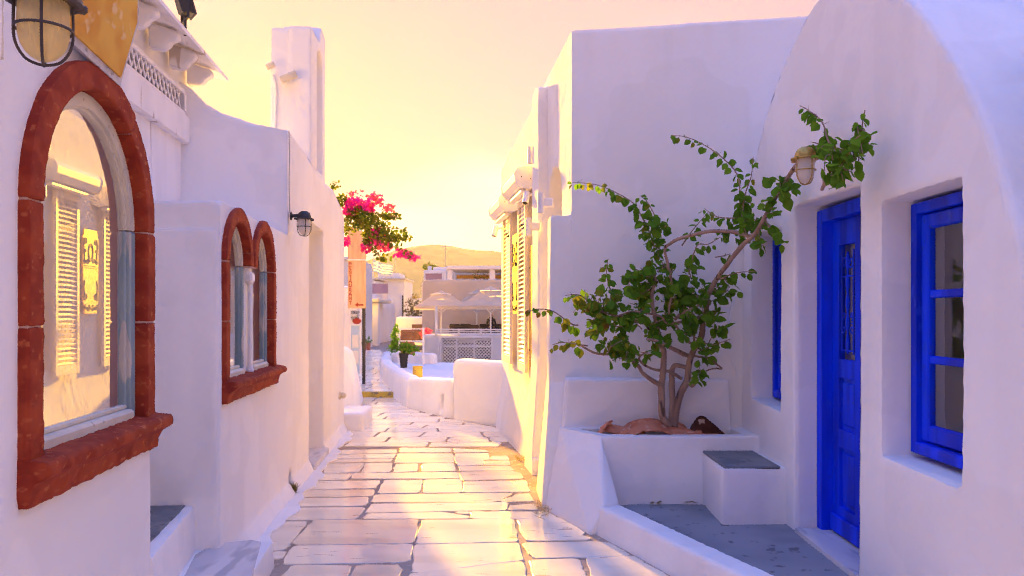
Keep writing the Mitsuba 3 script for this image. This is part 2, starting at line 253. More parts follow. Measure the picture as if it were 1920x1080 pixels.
def tube(pts, r, sides=8, cap=True):
    p = np.asarray(pts, float); r = np.broadcast_to(np.asarray(r, float), (len(p),))
    t = np.gradient(p, axis=0); t /= np.linalg.norm(t, axis=1, keepdims=True) + 1e-12
    a = np.cross(t[0], [0, 0, 1.0] if abs(t[0][2]) < 0.9 else [1.0, 0, 0]); A = []
    for k in range(len(p)):
        a = a - t[k] * (a @ t[k]); a = a / (np.linalg.norm(a) + 1e-12); A.append(a.copy())
    A = np.array(A); Bn = np.cross(t, A); ang = np.arange(sides) * 2 * np.pi / sides
    v = (p[:, None] + r[:, None, None] * (np.cos(ang)[None, :, None] * A[:, None] + np.sin(ang)[None, :, None] * Bn[:, None])).reshape(-1, 3)
    f = []
    for i in range(len(p) - 1):
        for j in range(sides):
            q = (i * sides + j, i * sides + (j + 1) % sides, (i + 1) * sides + (j + 1) % sides, (i + 1) * sides + j)
            f += [(q[0], q[1], q[2]), (q[0], q[2], q[3])]
    if cap:
        v = np.vstack([v, p[0], p[-1]]); n = len(p) * sides
        for j in range(sides):
            f += [(n, (j + 1) % sides, j), (n + 1, n - sides + j, n - sides + (j + 1) % sides)]
    return trimesh.Trimesh(v, np.array(f), process=False)

def smooth_line(pts, n=4):
    """Catmull-Rom through the points."""
    p = np.asarray(pts, float); q = np.vstack([2 * p[0] - p[1], p, 2 * p[-1] - p[-2]]); out = []
    for i in range(1, len(q) - 2):
        for t in np.arange(n) / n:
            a, b, c, d = q[i - 1], q[i], q[i + 1], q[i + 2]
            out.append(0.5 * (2 * b + (c - a) * t + (2 * a - 5 * b + 4 * c - d) * t * t + (3 * b - a - 3 * c + d) * t ** 3))
    return np.array(out + [p[-1]])

def lathe(profile, sections=32): return trimesh.creation.revolve(np.array(profile, float), sections=sections)
def rot(deg, axis, pt=(0, 0, 0)): return trimesh.transformations.rotation_matrix(math.radians(deg), axis, pt)
def moved(m, M):
    m = m.copy(); m.apply_transform(M); return m
def shifted(m, v):
    m = m.copy(); m.apply_translation(v); return m
def frame_of(x, y, z, o):
    M = np.eye(4); M[:3, 0], M[:3, 1], M[:3, 2], M[:3, 3] = x, y, z, o
    return M
def arc(cx, cz, r, a0, a1, n=24):
    t = np.radians(np.linspace(a0, a1, n)); return [(cx + r * math.cos(k), cz + r * math.sin(k)) for k in t]
def room_lining(key, F, y0, y1, n0, n1, z0, z1, wall, t=.04):
    """Lined walls and floor of the room behind the windows; n0 is its back, n1 the inner face of the window wall."""
    add(f'{key}__floor', F.box(y0, y1, n0, n1, z0, z0 + t, .003), 'wood_floor')
    for a, b, c, d in ((y0, y0 + t, n0, n1), (y1 - t, y1, n0, n1), (y0 + t, y1 - t, n0, n0 + t)): add(f'{key}__room_wall', F.box(a, b, c, d, z0 + t, z1 - .01, .003), wall)
    add(f'{key}__ceiling', F.box(y0, y1, n0, n1, z1 - .01, z1 + .02, .003), wall)
def arch_poly(cx, r, z0, zs, n=32): return Polygon([(cx - r, z0), (cx + r, z0)] + arc(cx, zs, r, 0, 180, n))

# ------------------------------------------------------------------ materials
def mat(name, d): scene[name] = d; return name
def two(d): return {'type': 'twosided', 'b': d}
def principled(col, rough=0.6, metallic=0.0, spec=0.4, **k):
    c = col if isinstance(col, dict) else {'type': 'rgb', 'value': list(col)}
    return {'type': 'principled', 'base_color': c, 'roughness': rough, 'metallic': metallic, 'specular': spec, **k}
def blotchy(a, b, freq, lo=0.35, hi=0.65, stretch=(1, 1, 1), c=None, cf=30.0, clo=.62, chi=.72):
    def fn(p, n, uv):
        t = smoothstep(lo, hi, fbm(p.x * freq * stretch[0], p.y * freq * stretch[1], p.z * freq * stretch[2]))
        col = mix(a, b, t)
        if c is not None: col = mix(col, mi.Color3f(c), smoothstep(clo, chi, fbm(p.x * cf * stretch[0], p.y * cf * stretch[1], p.z * cf * stretch[2] + 5.0)))
        return col
    return proc(fn)
def bumped(inner, fn, scale=1.0): return {'type': 'bumpmap', 'arbitrary': proc(fn, 2e-3), 'scale': scale, 'bsdf': inner}

def plaster_bump(p, n, uv):
    patch = smoothstep(.50, .53, fbm(p.x * 1.9, p.y * 1.9, p.z * 1.5 + 7.0))
    brush = noise(p.x * 60, p.y * 60, p.z * 5) * mi.Float(.0018) + noise(p.x * 14 + p.z * 5, p.y * 14 + p.z * 5, p.z * 3) * mi.Float(.003)
    return 0.0038 * fbm(p.x * 24, p.y * 24, p.z * 17) + brush + .0016 * patch + 0.007 * noise(p.x * 3.1, p.y * 3.1, p.z * 2.3)
def plaster_tone(a, b):
    def fn(p, n, uv):
        t = smoothstep(.38, .62, fbm(p.x * 1.2, p.y * 1.2, p.z * .5))
        streak = smoothstep(.55, .8, noise(p.x * 9, p.y * 9, p.z * .7)) * .35
        patch = smoothstep(.50, .53, fbm(p.x * 1.9, p.y * 1.9, p.z * 1.5 + 7.0)) * .5
        grain = (fbm(p.x * 40, p.y * 40, p.z * 30) - .5) * .5
        return mix(a, b, dr.clip(t * .6 + streak + patch + grain, 0, 1))
    return proc(fn)
mat('plaster', two(bumped({'type': 'diffuse', 'reflectance': plaster_tone((.82, .805, .79), (.755, .74, .73))}, plaster_bump)))
mat('plaster_far', two({'type': 'diffuse', 'reflectance': blotchy((.78, .76, .74), (.70, .68, .66), .5)}))
mat('facade_plaster', two(bumped({'type': 'diffuse', 'reflectance': plaster_tone((.82, .79, .75), (.76, .73, .68))}, plaster_bump)))
mat('ochre_plaster', two(bumped({'type': 'diffuse', 'reflectance': blotchy((.80, .775, .73), (.765, .735, .68), 1.4, stretch=(1, 1, .35), c=(.72, .68, .60), cf=22.0, clo=.68, chi=.74)}, plaster_bump)))
def rock_bump(p, n, uv): return 0.006 * fbm(p.x * 45, p.y * 45, p.z * 45)
mat('red_stone', two(bumped(principled(blotchy((.22, .025, .012), (.29, .045, .017), 12, c=(.36, .09, .035), cf=40.0, clo=.6, chi=.8), .7, spec=.15), rock_bump)))
mat('mortar_pale', two({'type': 'diffuse', 'reflectance': {'type': 'rgb', 'value': [.50, .33, .29]}}))
def blue_colour(p, n, uv):
    t = smoothstep(.3, .7, fbm(p.x * 9, p.y * 9, p.z * 1.2))
    worn = smoothstep(.66, .74, fbm(p.x * 23, p.y * 23, p.z * 7 + 2.0))
    chip = smoothstep(.83, .85, noise(p.x * 55, p.y * 55, p.z * 30)) * smoothstep(.5, .7, noise(p.x * 6, p.y * 6, p.z * 4))
    return mix(mix(mix((.0, .042, .80), (.0, .018, .45), t), mi.Color3f(.012, .06, .62), worn * .6), mi.Color3f(.03, .06, .40), chip * .6)
mat('blue_paint', two(bumped(principled(proc(blue_colour), proc(lambda p, n, uv: .32 + .25 * fbm(p.x * 12, p.y * 12, p.z * 3)), spec=.15), lambda p, n, uv: .0012 * noise(p.x * 130, p.y * 130, p.z * 7) + .0015 * fbm(p.x * 20, p.y * 20, p.z * 6))))
mat('grey_blue_paint', two(principled(blotchy((.17, .245, .27), (.25, .32, .33), 8, stretch=(1, 1, .2), c=(.42, .40, .35), cf=18, clo=.6, chi=.66), .6)))
mat('cream_paint', two(bumped(principled(blotchy((.58, .53, .42), (.50, .46, .37), 5, c=(.42, .38, .30), cf=40, clo=.66, chi=.8), .65), lambda p, n, uv: .0012 * fbm(p.x * 60, p.y * 60, p.z * 60))))
mat('white_wood', two(bumped(principled(blotchy((.74, .71, .69), (.66, .63, .61), 4, stretch=(1, 1, .15), c=(.45, .38, .32), cf=9, clo=.70, chi=.74), .6), lambda p, n, uv: .001 * fbm(p.x * 70, p.y * 70, p.z * 5))))
mat('white_paint', two(principled((.76, .74, .72), .45)))
mat('soft_white', two({'type': 'diffuse', 'reflectance': {'type': 'rgb', 'value': [.72, .70, .67]}}))
mat('slate', two(principled(blotchy((.10, .115, .13), (.16, .17, .18), 5, c=(.07, .075, .085), cf=16), .55)))
mat('marble', two(principled(blotchy((.44, .43, .44), (.54, .52, .51), 2.2, stretch=(3, .8, 1), c=(.36, .355, .365), cf=5, clo=.55, chi=.72), .35)))
mat('concrete', two(bumped(principled(blotchy((.17, .18, .20), (.23, .24, .26), 2.0, c=(.12, .125, .14), cf=14), .8, spec=.25), lambda p, n, uv: .002 * fbm(p.x * 50, p.y * 50, p.z * 50))))
mat('black_metal', two(principled((.018, .016, .016), .5, spec=.5)))
mat('brass', two(principled(blotchy((.50, .32, .07), (.36, .22, .05), 40), .42, metallic=.7)))
mat('steel', two(principled((.45, .43, .42), .4, metallic=.6)))
def stone_bump(p, n, uv): return 0.0022 * fbm(p.x * 3.2, p.y * 5.0, p.z * 3) + 0.0006 * fbm(p.x * 26, p.y * 26, p.z * 8)
def paving(name, a, b, rough):
    def fn(p, n, uv):
        t = smoothstep(.3, .7, fbm(p.x * 1.6, p.y * 5.0, 0.0))
        pit = smoothstep(.77, .82, fbm(p.x * 5, p.y * 26, 3.0))
        return mix(mix(a, b, t), mi.Color3f(.20, .16, .13), pit * .7)
    def rf(p, n, uv): return rough + .11 * fbm(p.x * 5, p.y * 9, 1.0)
    mat(name, two(bumped(principled(proc(fn), proc(rf), spec=.9, clearcoat=1.0, clearcoat_gloss=.9), stone_bump)))
paving('paving_pale', (.66, .58, .44), (.58, .50, .37), .05)
paving('paving_warm', (.62, .52, .37), (.54, .44, .31), .07)
paving('paving_grey', (.59, .53, .42), (.51, .46, .36), .06)
mat('mortar', two(bumped({'type': 'diffuse', 'reflectance': blotchy((.42, .33, .255), (.34, .26, .20), 6, c=(.50, .41, .33), cf=30)}, lambda p, n, uv: .006 * fbm(p.x * 40, p.y * 40, 0.0))))
mat('earth', two({'type': 'diffuse', 'reflectance': blotchy((.24, .20, .15), (.17, .15, .11), .05)}))
mat('hill', two({'type': 'diffuse', 'reflectance': blotchy((.20, .12, .07), (.13, .085, .05), .02)}))
mat('yellow_paint', two(principled(blotchy((.52, .36, .05), (.40, .27, .05), 6, c=(.22, .17, .1), cf=12), .6)))
mat('window_glass', {'type': 'thindielectric', 'int_ior': 2.6, 'ext_ior': 1.0})
mat('clear_glass', {'type': 'thindielectric', 'int_ior': 1.36, 'ext_ior': 1.0})
mat('wood_floor', two(principled(blotchy((.34, .23, .14), (.28, .18, .11), 5, stretch=(1, .15, 1)), .5)))
mat('painted_room', two({'type': 'diffuse', 'reflectance': blotchy((.56, .53, .48), (.52, .49, .44), 1.0)}))
mat('brown_door', two(principled(blotchy((.16, .09, .055), (.12, .07, .045), 4, stretch=(1, 1, .2)), .6)))

# ------------------------------------------------------------------ walls' frames
W1 = Frame(-1.338, -0.107, 1)     # shop wall on the left
W2 = Frame(-1.368, -0.085, 1)     # corner house on the left
W3 = Frame(-1.975, -0.107, 1)     # boarded wall set back between them
FC = Frame(1.5615, -0.150, -1)    # sunlit facade on the right
RH = Frame(1.88, 0.0107, -1)      # vaulted house on the right

# ------------------------------------------------------------------ ground, street
gx = np.concatenate([np.linspace(-1950, -200, 12), np.linspace(-150, 150, 13), np.linspace(200, 1950, 12)])
gy = np.concatenate([np.linspace(-400, -30, 6), np.linspace(0, 200, 11), np.linspace(300, 2600, 16)])
GX, GY = np.meshgrid(gx, gy, indexing='ij')
GZ = np.where((GY > 120) | (np.abs(GX) > 100), 0.0, 0.0) - 1.25 + 6.0 * np.clip((GY - 90) / 400, 0, 1) * nfbm(np.stack([GX, GY, 0 * GX], -1) / 140.0, 3, 4)
i, j = np.meshgrid(np.arange(len(gx) - 1), np.arange(len(gy) - 1), indexing='ij'); nyy = len(gy)
quads = np.stack([i * nyy + j, (i + 1) * nyy + j, (i + 1) * nyy + j + 1, i * nyy + j + 1], -1).reshape(-1, 4)
struct('ground', (np.stack([GX, GY, GZ], -1).reshape(-1, 3), quads), 'earth', True)

street_bed = plan([(-7, -6), (6, -6), (6, 7), (0.3, 11.3), (-0.75, 12.3), (-1.6, 13.7), (-2.0, 15.36), (-7, 15.36)], -1.6, -0.005)
struct('street', tm(street_bed), 'mortar')
upper_bed = plan([(-2.0, 15.30), (-2.7, 17.8), (-3.4, 22), (-4.2, 27), (-5.2, 36), (-6.2, 43), (-8.0, 66), (-8.6, 90), (-24, 90), (-14, 40), (-9, 20), (-7, 15.30)], -1.6, 0.095)
struct('upper_street', tm(upper_bed), 'mortar')
riser = cbox(-3.6, -2.0, 15.26, 15.40, -0.05, 0.104, 0.01)
add('upper_street__step_riser', riser, 'yellow_paint')

def stone_mesh(poly, top, thick=0.03, jit=0.006, seed=0, step=0.12):
    r = np.random.default_rng(seed)
    P = shapely.geometry.polygon.orient(Polygon(poly))
    if not P.is_valid: P = P.buffer(0)
    P = P.buffer(-0.024).buffer(0.035)                                # worn corners
    if P.is_empty: return None
    if P.geom_type != 'Polygon': P = max(P.geoms, key=lambda g: g.area)
    P = P.segmentize(step)
    c = np.array(P.exterior.coords)[:-1]
    c = c + r.normal(0, jit, c.shape)
    outer = Polygon(c)
    if not outer.is_valid:
        outer = outer.buffer(0)
        if outer.geom_type != 'Polygon': outer = max(outer.geoms, key=lambda g: g.area)
        c = np.array(outer.exterior.coords)[:-1]
    cen = np.array(outer.centroid.coords[0]); d = c - cen; L = np.linalg.norm(d, axis=1, keepdims=True)
    inner = c - d / L * np.minimum(0.006, L * 0.2)
    tx, ty = r.normal(0, 0.004, 2)
    zt = lambda q: top + (q[:, 0] - cen[0]) * tx + (q[:, 1] - cen[1]) * ty
    v2, f2 = trimesh.creation.triangulate_polygon(Polygon(inner), engine='earcut')
    n = len(c)
    V = [np.column_stack([v2, zt(np.asarray(v2))])]; Fc = [np.asarray(f2)]
    b = len(v2)
    V += [np.column_stack([inner, zt(inner)]), np.column_stack([c, zt(c) - 0.003]), np.column_stack([c, zt(c) - thick])]
    k = np.arange(n); k2 = (k + 1) % n
    for lo in (0, n):
        a0, a1, b0, b1 = b + lo + k, b + lo + k2, b + lo + n + k, b + lo + n + k2
        Fc += [np.stack([a0, b1, a1], 1), np.stack([a0, b0, b1], 1)]
    return trimesh.Trimesh(np.vstack(V), np.vstack(Fc), process=False)

PAVE = ['paving_pale', 'paving_pale', 'paving_warm', 'paving_grey']
def pick(r): return PAVE[int(r.integers(0, len(PAVE)))]
prs = np.random.default_rng(21)
for k, q in enumerate(STONES):
    m = stone_mesh(q, 0.004 * prs.random(), seed=k, jit=0.005)
    if m is not None: add('street__stone', m, pick(prs), 35)
def courses(key, area, ylist, top, wmin, wmax, seed, gap=0.054, gap2=0.029):
    r = np.random.default_rng(seed); k = 0
    for y0, y1 in zip(ylist[:-1], ylist[1:]):
        strip = area.intersection(sbox(-20, y0 + gap2 / 2, 20, y1 - gap2 / 2))
        if strip.is_empty: continue
        x0, _, x1, _ = strip.bounds
        cuts = [x0 - r.uniform(0, 0.4)]
        while cuts[-1] < x1: cuts.append(cuts[-1] + r.uniform(wmin, wmax))
        slant = r.normal(0, 0.035, len(cuts))
        for a, b, s0, s1 in zip(cuts[:-1], cuts[1:], slant[:-1], slant[1:]):
            q = Polygon([(a + gap / 2, y0), (b - gap / 2, y0), (b - gap / 2 + s1, y1), (a + gap / 2 + s0, y1)]).intersection(strip)
            for g in getattr(q, 'geoms', [q]):
                if g.geom_type == 'Polygon' and g.area > 0.03:
                    m = stone_mesh(g, top + 0.004 * r.random(), seed=seed * 1000 + k, jit=0.004); k += 1
                    if m is not None: add(key, m, pick(r), 35)
walk = Polygon([(-2.28, 9.61), (-2.30, 10.95), (-2.9, 11.0), (-3.3, 15.24), (-2.26, 15.24), (-1.79, 13.58), (-0.92, 12.18), (-0.2, 11.2), (-0.1, 10.4), (0.0, 9.61)])
ys = [9.62]
while ys[-1] < 14.7: ys.append(ys[-1] + prs.uniform(0.24, 0.50))
ys[-1] = 15.24
courses('street__stone', walk, ys, 0.0, 0.55, 1.25, 31)
near_walk = Polygon([(-1.10, -5.5), (-1.25, 2.7), (-1.40, 4.36), (-1.40, 4.72), (1.0, 4.72), (1.7, 2.9), (1.80, 2.0), (1.82, -5.5)])
courses('street__stone', near_walk, [-5.5, -4.7, -4.0, -3.3, -2.7, -2.0, -1.4, -.8, -.2, .4, 1.0, 1.5, 2.0, 2.5, 3.1, 3.5, 4.0, 4.36], 0.0, 0.8, 1.3, 33, 0.05, 0.02)
up_walk = Polygon([(-3.5, 15.42), (-3.6, 17), (-4.0, 20), (-5.6, 29), (-6.7, 36), (-6.0, 36), (-4.3, 27), (-3.5, 22), (-2.88, 17.8), (-2.2, 15.42)])
ys = [15.42]
while ys[-1] < 33: ys.append(ys[-1] + prs.uniform(0.40, 0.75))
courses('upper_street__stone', up_walk, ys, 0.100, 0.45, 0.85, 35)

# ------------------------------------------------------------------ shop on the left
shop = thing('shop_building', 'whitewashed shop with a red arched window and a boarded wall under a plank eave', 'building')
right_edge = [(3.88, -0.4), (3.88, 1.98)] + arc(3.235, 1.98, 0.60, 4, 62, 10) + [(3.52, 2.56), (3.52, 3.42)]
hole = arch_poly(3.235, 0.54, 1.04, 1.98)
wall = W1.prism(Polygon([(-5, -0.4)] + right_edge + [(-5, 3.42)]).difference(hole), -0.40, 0.0)
body = W1.prism([(-5, -0.4), (3.5, -0.4), (3.5, 3.4), (-5, 3.4)], -5.0, -0.95)
room = W1.prism([(0.2, 0.1), (3.30, 0.1), (3.30, 2.9), (0.2, 2.9)], -4.5, -0.39)
side = W1.prism([(3.44, -0.4), (3.88, -0.4), (3.88, 1.9), (3.44, 3.3)], -0.70, -0.35) + W1.prism([(-5, -0.4), (3.5, -0.4), (3.5, 3.4), (-5, 3.4)], -1.0, -0.35)
back = W3.prism([(3.3, -0.4), (6.9, -0.4), (6.9, 3.68), (3.3, 3.68)], -2.5, -0.03) - W3.prism([(3.7, 3.2), (6.42, 3.2), (6.42, 3.375), (3.7, 3.375)], -1.6, 0.1) - W3.prism([(3.7, 2.2), (6.42, 2.2), (6.42, 3.5), (3.7, 3.5)], -2.2, -0.25)
add(f'{shop}__wall', soften((wall + side + body) + back - room, 0.04, 1, 0.006, 1.6, 1), 'plaster', 40)
# boarded wall, beam, lattice
for a, b in [(3.6, 4.32), (4.33, 5.03), (5.04, 5.735), (5.745, 6.44)]:
    add(f'{shop}__plank', W3.box(a, b, -0.03, 0.0, 1.9, 2.985, 0.006), 'white_wood')
add(f'{shop}__beam', W3.box(3.6, 6.50, -0.03, 0.05, 2.975, 3.195, 0.010), 'white_wood')
for z in (3.195, 3.365):
    add(f'{shop}__lattice_rail', W3.box(3.6, 6.46, -0.02, 0.03, z, z + 0.035, 0.004), 'white_wood')
add(f'{shop}__lattice_post', W3.box(6.42, 6.47, -0.02, 0.034, 3.23, 3.365, 0.004), 'white_wood')
laths = []
for k in range(34):
    y = 3.55 + k * 0.088
    for s, n in ((1, 0.004), (-1, 0.012)):
        a, b = (y, y + s * 0.095)
        if 3.6 < min(a, b) and max(a, b) < 6.44:
            p0, p1 = np.array([a, n, 3.228]), np.array([b, n, 3.37]); d = (p1 - p0) / np.linalg.norm(p1 - p0); s2 = np.cross(d, [0, 1, 0]) * 0.009
            v = np.array([p0 + s2, p0 - s2, p1 - s2, p1 + s2]); v = np.vstack([v, v + [0, 0.008, 0]])
            laths.append(trimesh.convex.convex_hull(v))
k_ = add(f'{shop}__lattice', W3.put(cat(laths)), 'white_wood')
# eave of planks on shaped brackets
def eave_z(n): return 3.69 - 0.30 * n
for k, (n0, n1) in enumerate([(-0.05, 0.078), (0.08, 0.168), (0.17, 0.25)]):
    pts = [(y, n, eave_z(n) + dz) for y in (2.2, 6.93) for n in (n0, n1) for dz in (0, 0.028)]
    add(f'{shop}__eave_plank', W3.put(trimesh.convex.convex_hull(np.array(pts))), 'white_wood')
prof = [(0.0, 3.685), (0.19, 3.63), (0.205, 3.61), (0.205, 3.585), (0.19, 3.565), (0.165, 3.555), (0.15, 3.545), (0.14, 3.525), (0.115, 3.50), (0.08, 3.49), (0.04, 3.50), (0.0, 3.50)]
for y in (2.57, 3.02, 3.47, 3.92, 4.37, 4.82, 5.27, 5.72, 6.17, 6.62):
    M = np.zeros((3, 4)); M[:, 0] = W3.n; M[:, 1] = [0, 0, 1]; M[:, 2] = W3.e; M[:, 3] = W3.P(y - 0.05, 0, -0.012)
    add(f'{shop}__bracket', soften(cross(Polygon(prof).buffer(0)).extrude(0.10).transform(M), 0.03, 2, 0.001, 5), 'white_wood', 40)

# arched window of the shop, set in red stone
def ring_piece(F, cx, zs, r0, r1, a0, a1, n0, n1, gap=0.0028):
    g = math.degrees(gap / r1)
    return F.prism(Polygon(arc(cx, zs, r1, a0 + g, a1 - g, 20) + arc(cx, zs, r0, a1 - g, a0 + g, 20)), n0, n1)
def stone_piece(man, seed, amp=0.003): return soften(man, 0.016, 1, amp, 7, seed, 0.003, 45)
win = f'{shop}__window'
cy, zs, R0, R1 = 3.235, 1.98, 0.505, 0.615
pieces = [W1.prism([(cy - R1, 1.10), (cy - R0, 1.10), (cy - R0, 1.553), (cy - R1, 1.553)], -0.09, 0.034),
          W1.prism([(cy - R1, 1.558), (cy - R0, 1.558), (cy - R0, 1.977), (cy - R1, 1.977)], -0.09, 0.034),
          W1.prism([(cy + R0, 1.10), (cy + R1, 1.10), (cy + R1, 1.556), (cy + R0, 1.556)], -0.09, 0.034),
          W1.prism([(cy + R0, 1.562), (cy + R1, 1.562), (cy + R1, 1.977), (cy + R0, 1.977)], -0.09, 0.034),
          ring_piece(W1, cy, zs, R0, R1, 0, 54, -0.09, 0.034), ring_piece(W1, cy, zs, R0, R1, 54, 180, -0.09, 0.036)]
for k, p in enumerate(pieces): add(f'{win}__stone', stone_piece(p, k), 'red_stone', 50)
add(f'{win}__mortar', tm(W1.prism(Polygon([(cy - R1 + .008, 1.10), (cy + R1 - .008, 1.10)] + arc(cy, zs, R1 - .008, 0, 180)).difference(arch_poly(cy, R0 + .008, 1.0, zs)), -0.085, 0.026)), 'mortar_pale')
def sill_piece(F, y0, y1, zb, zt, out, seed):
    h = zt - zb
    prof = [(-0.09, zb), (0.030, zb), (0.034, zb + .25 * h), (0.045, zb + .45 * h), (0.055, zb + .52 * h), (out * .75, zb + .60 * h), (out * .95, zb + .68 * h), (out, zb + .80 * h), (out * .97, zb + .92 * h), (out * .85, zt), (-0.09, zt + .02)]
    M = np.zeros((3, 4)); M[:, 0] = F.n; M[:, 1] = [0, 0, 1]; M[:, 2] = F.e; M[:, 3] = F.P(y0, 0, 0)
    return soften(cross(Polygon(prof)).extrude(y1 - y0).transform(M), 0.014, 1, 0.006, 8, seed, 0.008, 28)
add(f'{win}__sill', sill_piece(W1, 2.615, 3.90, 0.955, 1.112, 0.105, 3), 'red_stone', 50)
def arch_ring(cx, zs, r0, r1, z0, full=True): return Polygon([(cx - r1, z0), (cx + r1, z0)] + arc(cx, zs, r1, 0, 180)).difference(Polygon([(cx - r0, z0 - 1), (cx + r0, z0 - 1)] + arc(cx, zs, r0, 0, 180)))
def frame_parts(F, key, cx, zs, ro, ri, z0, n0, n1):
    top = ring_piece(F, cx, zs, ri, ro, 0, 180, n0, n1, 0.0)
    bead = ring_piece(F, cx, zs, ri - .012, ri + .018, 0, 180, n0, n1 - .018, 0.0)
    add(f'{key}__arch_frame', soften(top + bead, 0.02, 1, 0.0012, 9), 'cream_paint', 40)
    for s in (-1, 1):
        a, b = sorted((cx + s * ri, cx + s * ro)); c, d = sorted((cx + s * (ri - .012), cx + s * (ri + .018)))
        add(f'{key}__jamb', cat([F.box(a, b, n0, n1, z0, zs - .003, .005), F.box(c, d, n0, n1 - .018, z0 + .002, zs - .003, .004)]), 'grey_blue_paint')
    add(f'{key}__bottom_rail', cat([F.box(cx - ri, cx + ri, n0, n1 + .02, z0, z0 + .055, .012), F.box(cx - ri, cx + ri, n0, n1 - .016, z0 + .055, z0 + .075, .004)]), 'cream_paint')
frame_parts(W1, win, cy, zs, 0.507, 0.445, 1.108, -0.075, -0.022)
pane_poly = arch_poly(cy, 0.45, 1.15, zs)
def sheet(F, poly, n):
    v, f = trimesh.creation.triangulate_polygon(poly, engine='earcut')
    v = np.asarray(v); return trimesh.Trimesh(np.array([F.P(a, n, b) for a, b in v]), f, process=False)
add(f'{win}__pane', sheet(W1, pane_poly, -0.052), 'window_glass')
room_lining(shop, W1, 0.22, 3.28, -4.45, -.42, .14, 2.86, 'painted_room')

# ------------------------------------------------------------------ corner house on the left
house = thing('corner_house', 'whitewashed corner house with red twin arched windows and a tall slim tower', 'building')
low = W2.prism([(4.895, -0.4), (7.2, -0.4), (7.2, 2.29), (4.895, 2.29)], -3.0, 0.0)
ledge = W2.prism([(4.88, -0.4), (5.2, -0.4), (5.2, 2.11), (4.88, 2.11)], -3.0, -0.012)
up = W2.prism([(6.9, -0.4), (10.95, -0.4), (10.95, 2.95), (10.6, 3.03), (9.9, 3.13), (9.2, 3.11), (8, 3.17), (6.9, 3.21)], -4.0, 0.0)
up = up ^ plan([(-1.963, 7.0), (-2.29, 10.94), (-2.29, 11.2), (-6.5, 11.2), (-6.5, 6.0), (-3.3, 6.06)], -2, 6).translate([0, 0, 0])
up = up + W2.prism([(7.02, -0.4), (10.95, -0.4), (10.95, 2.95), (10.6, 3.03), (9.9, 3.13), (9.2, 3.11), (8, 3.17), (7.02, 3.21)], -1.0, 0.0)
dv = np.array([0.8165, 0.5774, 0]); M = np.zeros((3, 4)); M[:, 0] = dv; M[:, 1] = [0, 0, 1]; M[:, 2] = [-0.5774, 0.8165, 0]; M[:, 3] = [-2.67, 6.5, 0]
face = cross([(-0.6, -0.4), (0.865, -0.4), (0.865, 3.20), (0.6, 3.225), (0.3, 3.28), (0.18, 3.33), (0.05, 3.45), (-0.1, 3.52), (-0.6, 3.55)]).extrude(0.30).transform(M)
cuts = W2.prism([(5.05, 0.3), (6.85, 0.3), (6.85, 2.17), (5.05, 2.17)], -2.8, -0.42) + W2.prism([(8.13, 0.03), (9.10, 0.03), (9.10, 2.53), (8.13, 2.55)], -0.55, 0.3) + W2.prism(arch_poly(7.12, 0.065, -0.05, 0.14), -0.22, 0.3)
for c in (5.29, 6.03): cuts = cuts + W2.prism(arch_poly(c, 0.31, 1.10, 1.925), -0.45, 0.2)
cuts = cuts + W2.prism([(5.03, 1.10), (6.29, 1.10), (6.29, 1.86), (5.03, 1.86)], -0.45, 0.2)
skirt = m3.Manifold.hull_points([W2.P(y, n, z) for y in (4.97, 10.9) for n, z in ((-.05, 0.22), (-.05, -.2), (0.11, -.2), (0.055, 0.015))])
add(f'{house}__wall', soften((low + ledge + up + face + skirt) - cuts, 0.04, 1, 0.008, 1.5, 2, 0.0025, 9), 'plaster', 40)
# tower
tw = W2.prism([(8.27, 2.6), (9.24, 2.6), (9.24, 4.78), (8.95, 4.80), (8.85, 4.60), (8.27, 4.57)], -0.42, -0.005)
tw = tw - W2.prism([(8.0, 4.18), (8.30, 4.06), (8.36, 5.0), (8.0, 5.0)], -0.6, -0.235)
tw = tw - W2.prism(arch_poly(8.86, 0.20, 3.16, 4.30), -0.15, 0.1)
add(f'{house}__tower', soften(tw, 0.035, 1, 0.005, 2.0, 5), 'plaster', 40)
tk = f'{house}__twin_window'
def twin(r): return unary_union([arch_poly(5.29, r, 1.10, 1.925), arch_poly(6.03, r, 1.10, 1.925)])
ps = [W2.prism([(4.92, 1.17), (5.015, 1.17), (5.015, 1.551), (4.92, 1.551)], -0.09, 0.03), W2.prism([(4.92, 1.556), (5.015, 1.556), (5.015, 1.922), (4.92, 1.922)], -0.09, 0.03),
      W2.prism([(6.305, 1.17), (6.40, 1.17), (6.40, 1.551), (6.305, 1.551)], -0.09, 0.03), W2.prism([(6.305, 1.556), (6.40, 1.556), (6.40, 1.922), (6.305, 1.922)], -0.09, 0.03)]
left_arch = Polygon(arc(5.29, 1.925, .37, 1, 179) + arc(5.29, 1.925, .275, 179, 1)).intersection(sbox(4, 1.9, 5.657, 3))
right_arch = Polygon(arc(6.03, 1.925, .37, 1, 179) + arc(6.03, 1.925, .275, 179, 1)).intersection(sbox(5.663, 1.9, 7, 3))
ps += [W2.prism(left_arch.intersection(sbox(4, 1.9, 5.55, 3)), -0.09, 0.03), W2.prism(left_arch.intersection(sbox(5.556, 1.9, 6, 3)), -0.09, 0.028),
       W2.prism(right_arch.intersection(sbox(5, 1.9, 6.27, 3)), -0.09, 0.03), W2.prism(right_arch.intersection(sbox(6.276, 1.9, 7, 3)), -0.09, 0.028)]
for k, p in enumerate(ps): add(f'{tk}__stone', stone_piece(p, 20 + k, 0.006), 'red_stone', 50)
add(f'{tk}__mortar', tm(W2.prism(twin(.362).difference(twin(.283)).difference(sbox(5.02, 1.0, 6.30, 1.92)), -0.085, 0.022)), 'mortar_pale')
add(f'{tk}__sill', sill_piece(W2, 4.92, 6.47, 1.04, 1.178, 0.10, 8), 'red_stone', 50)
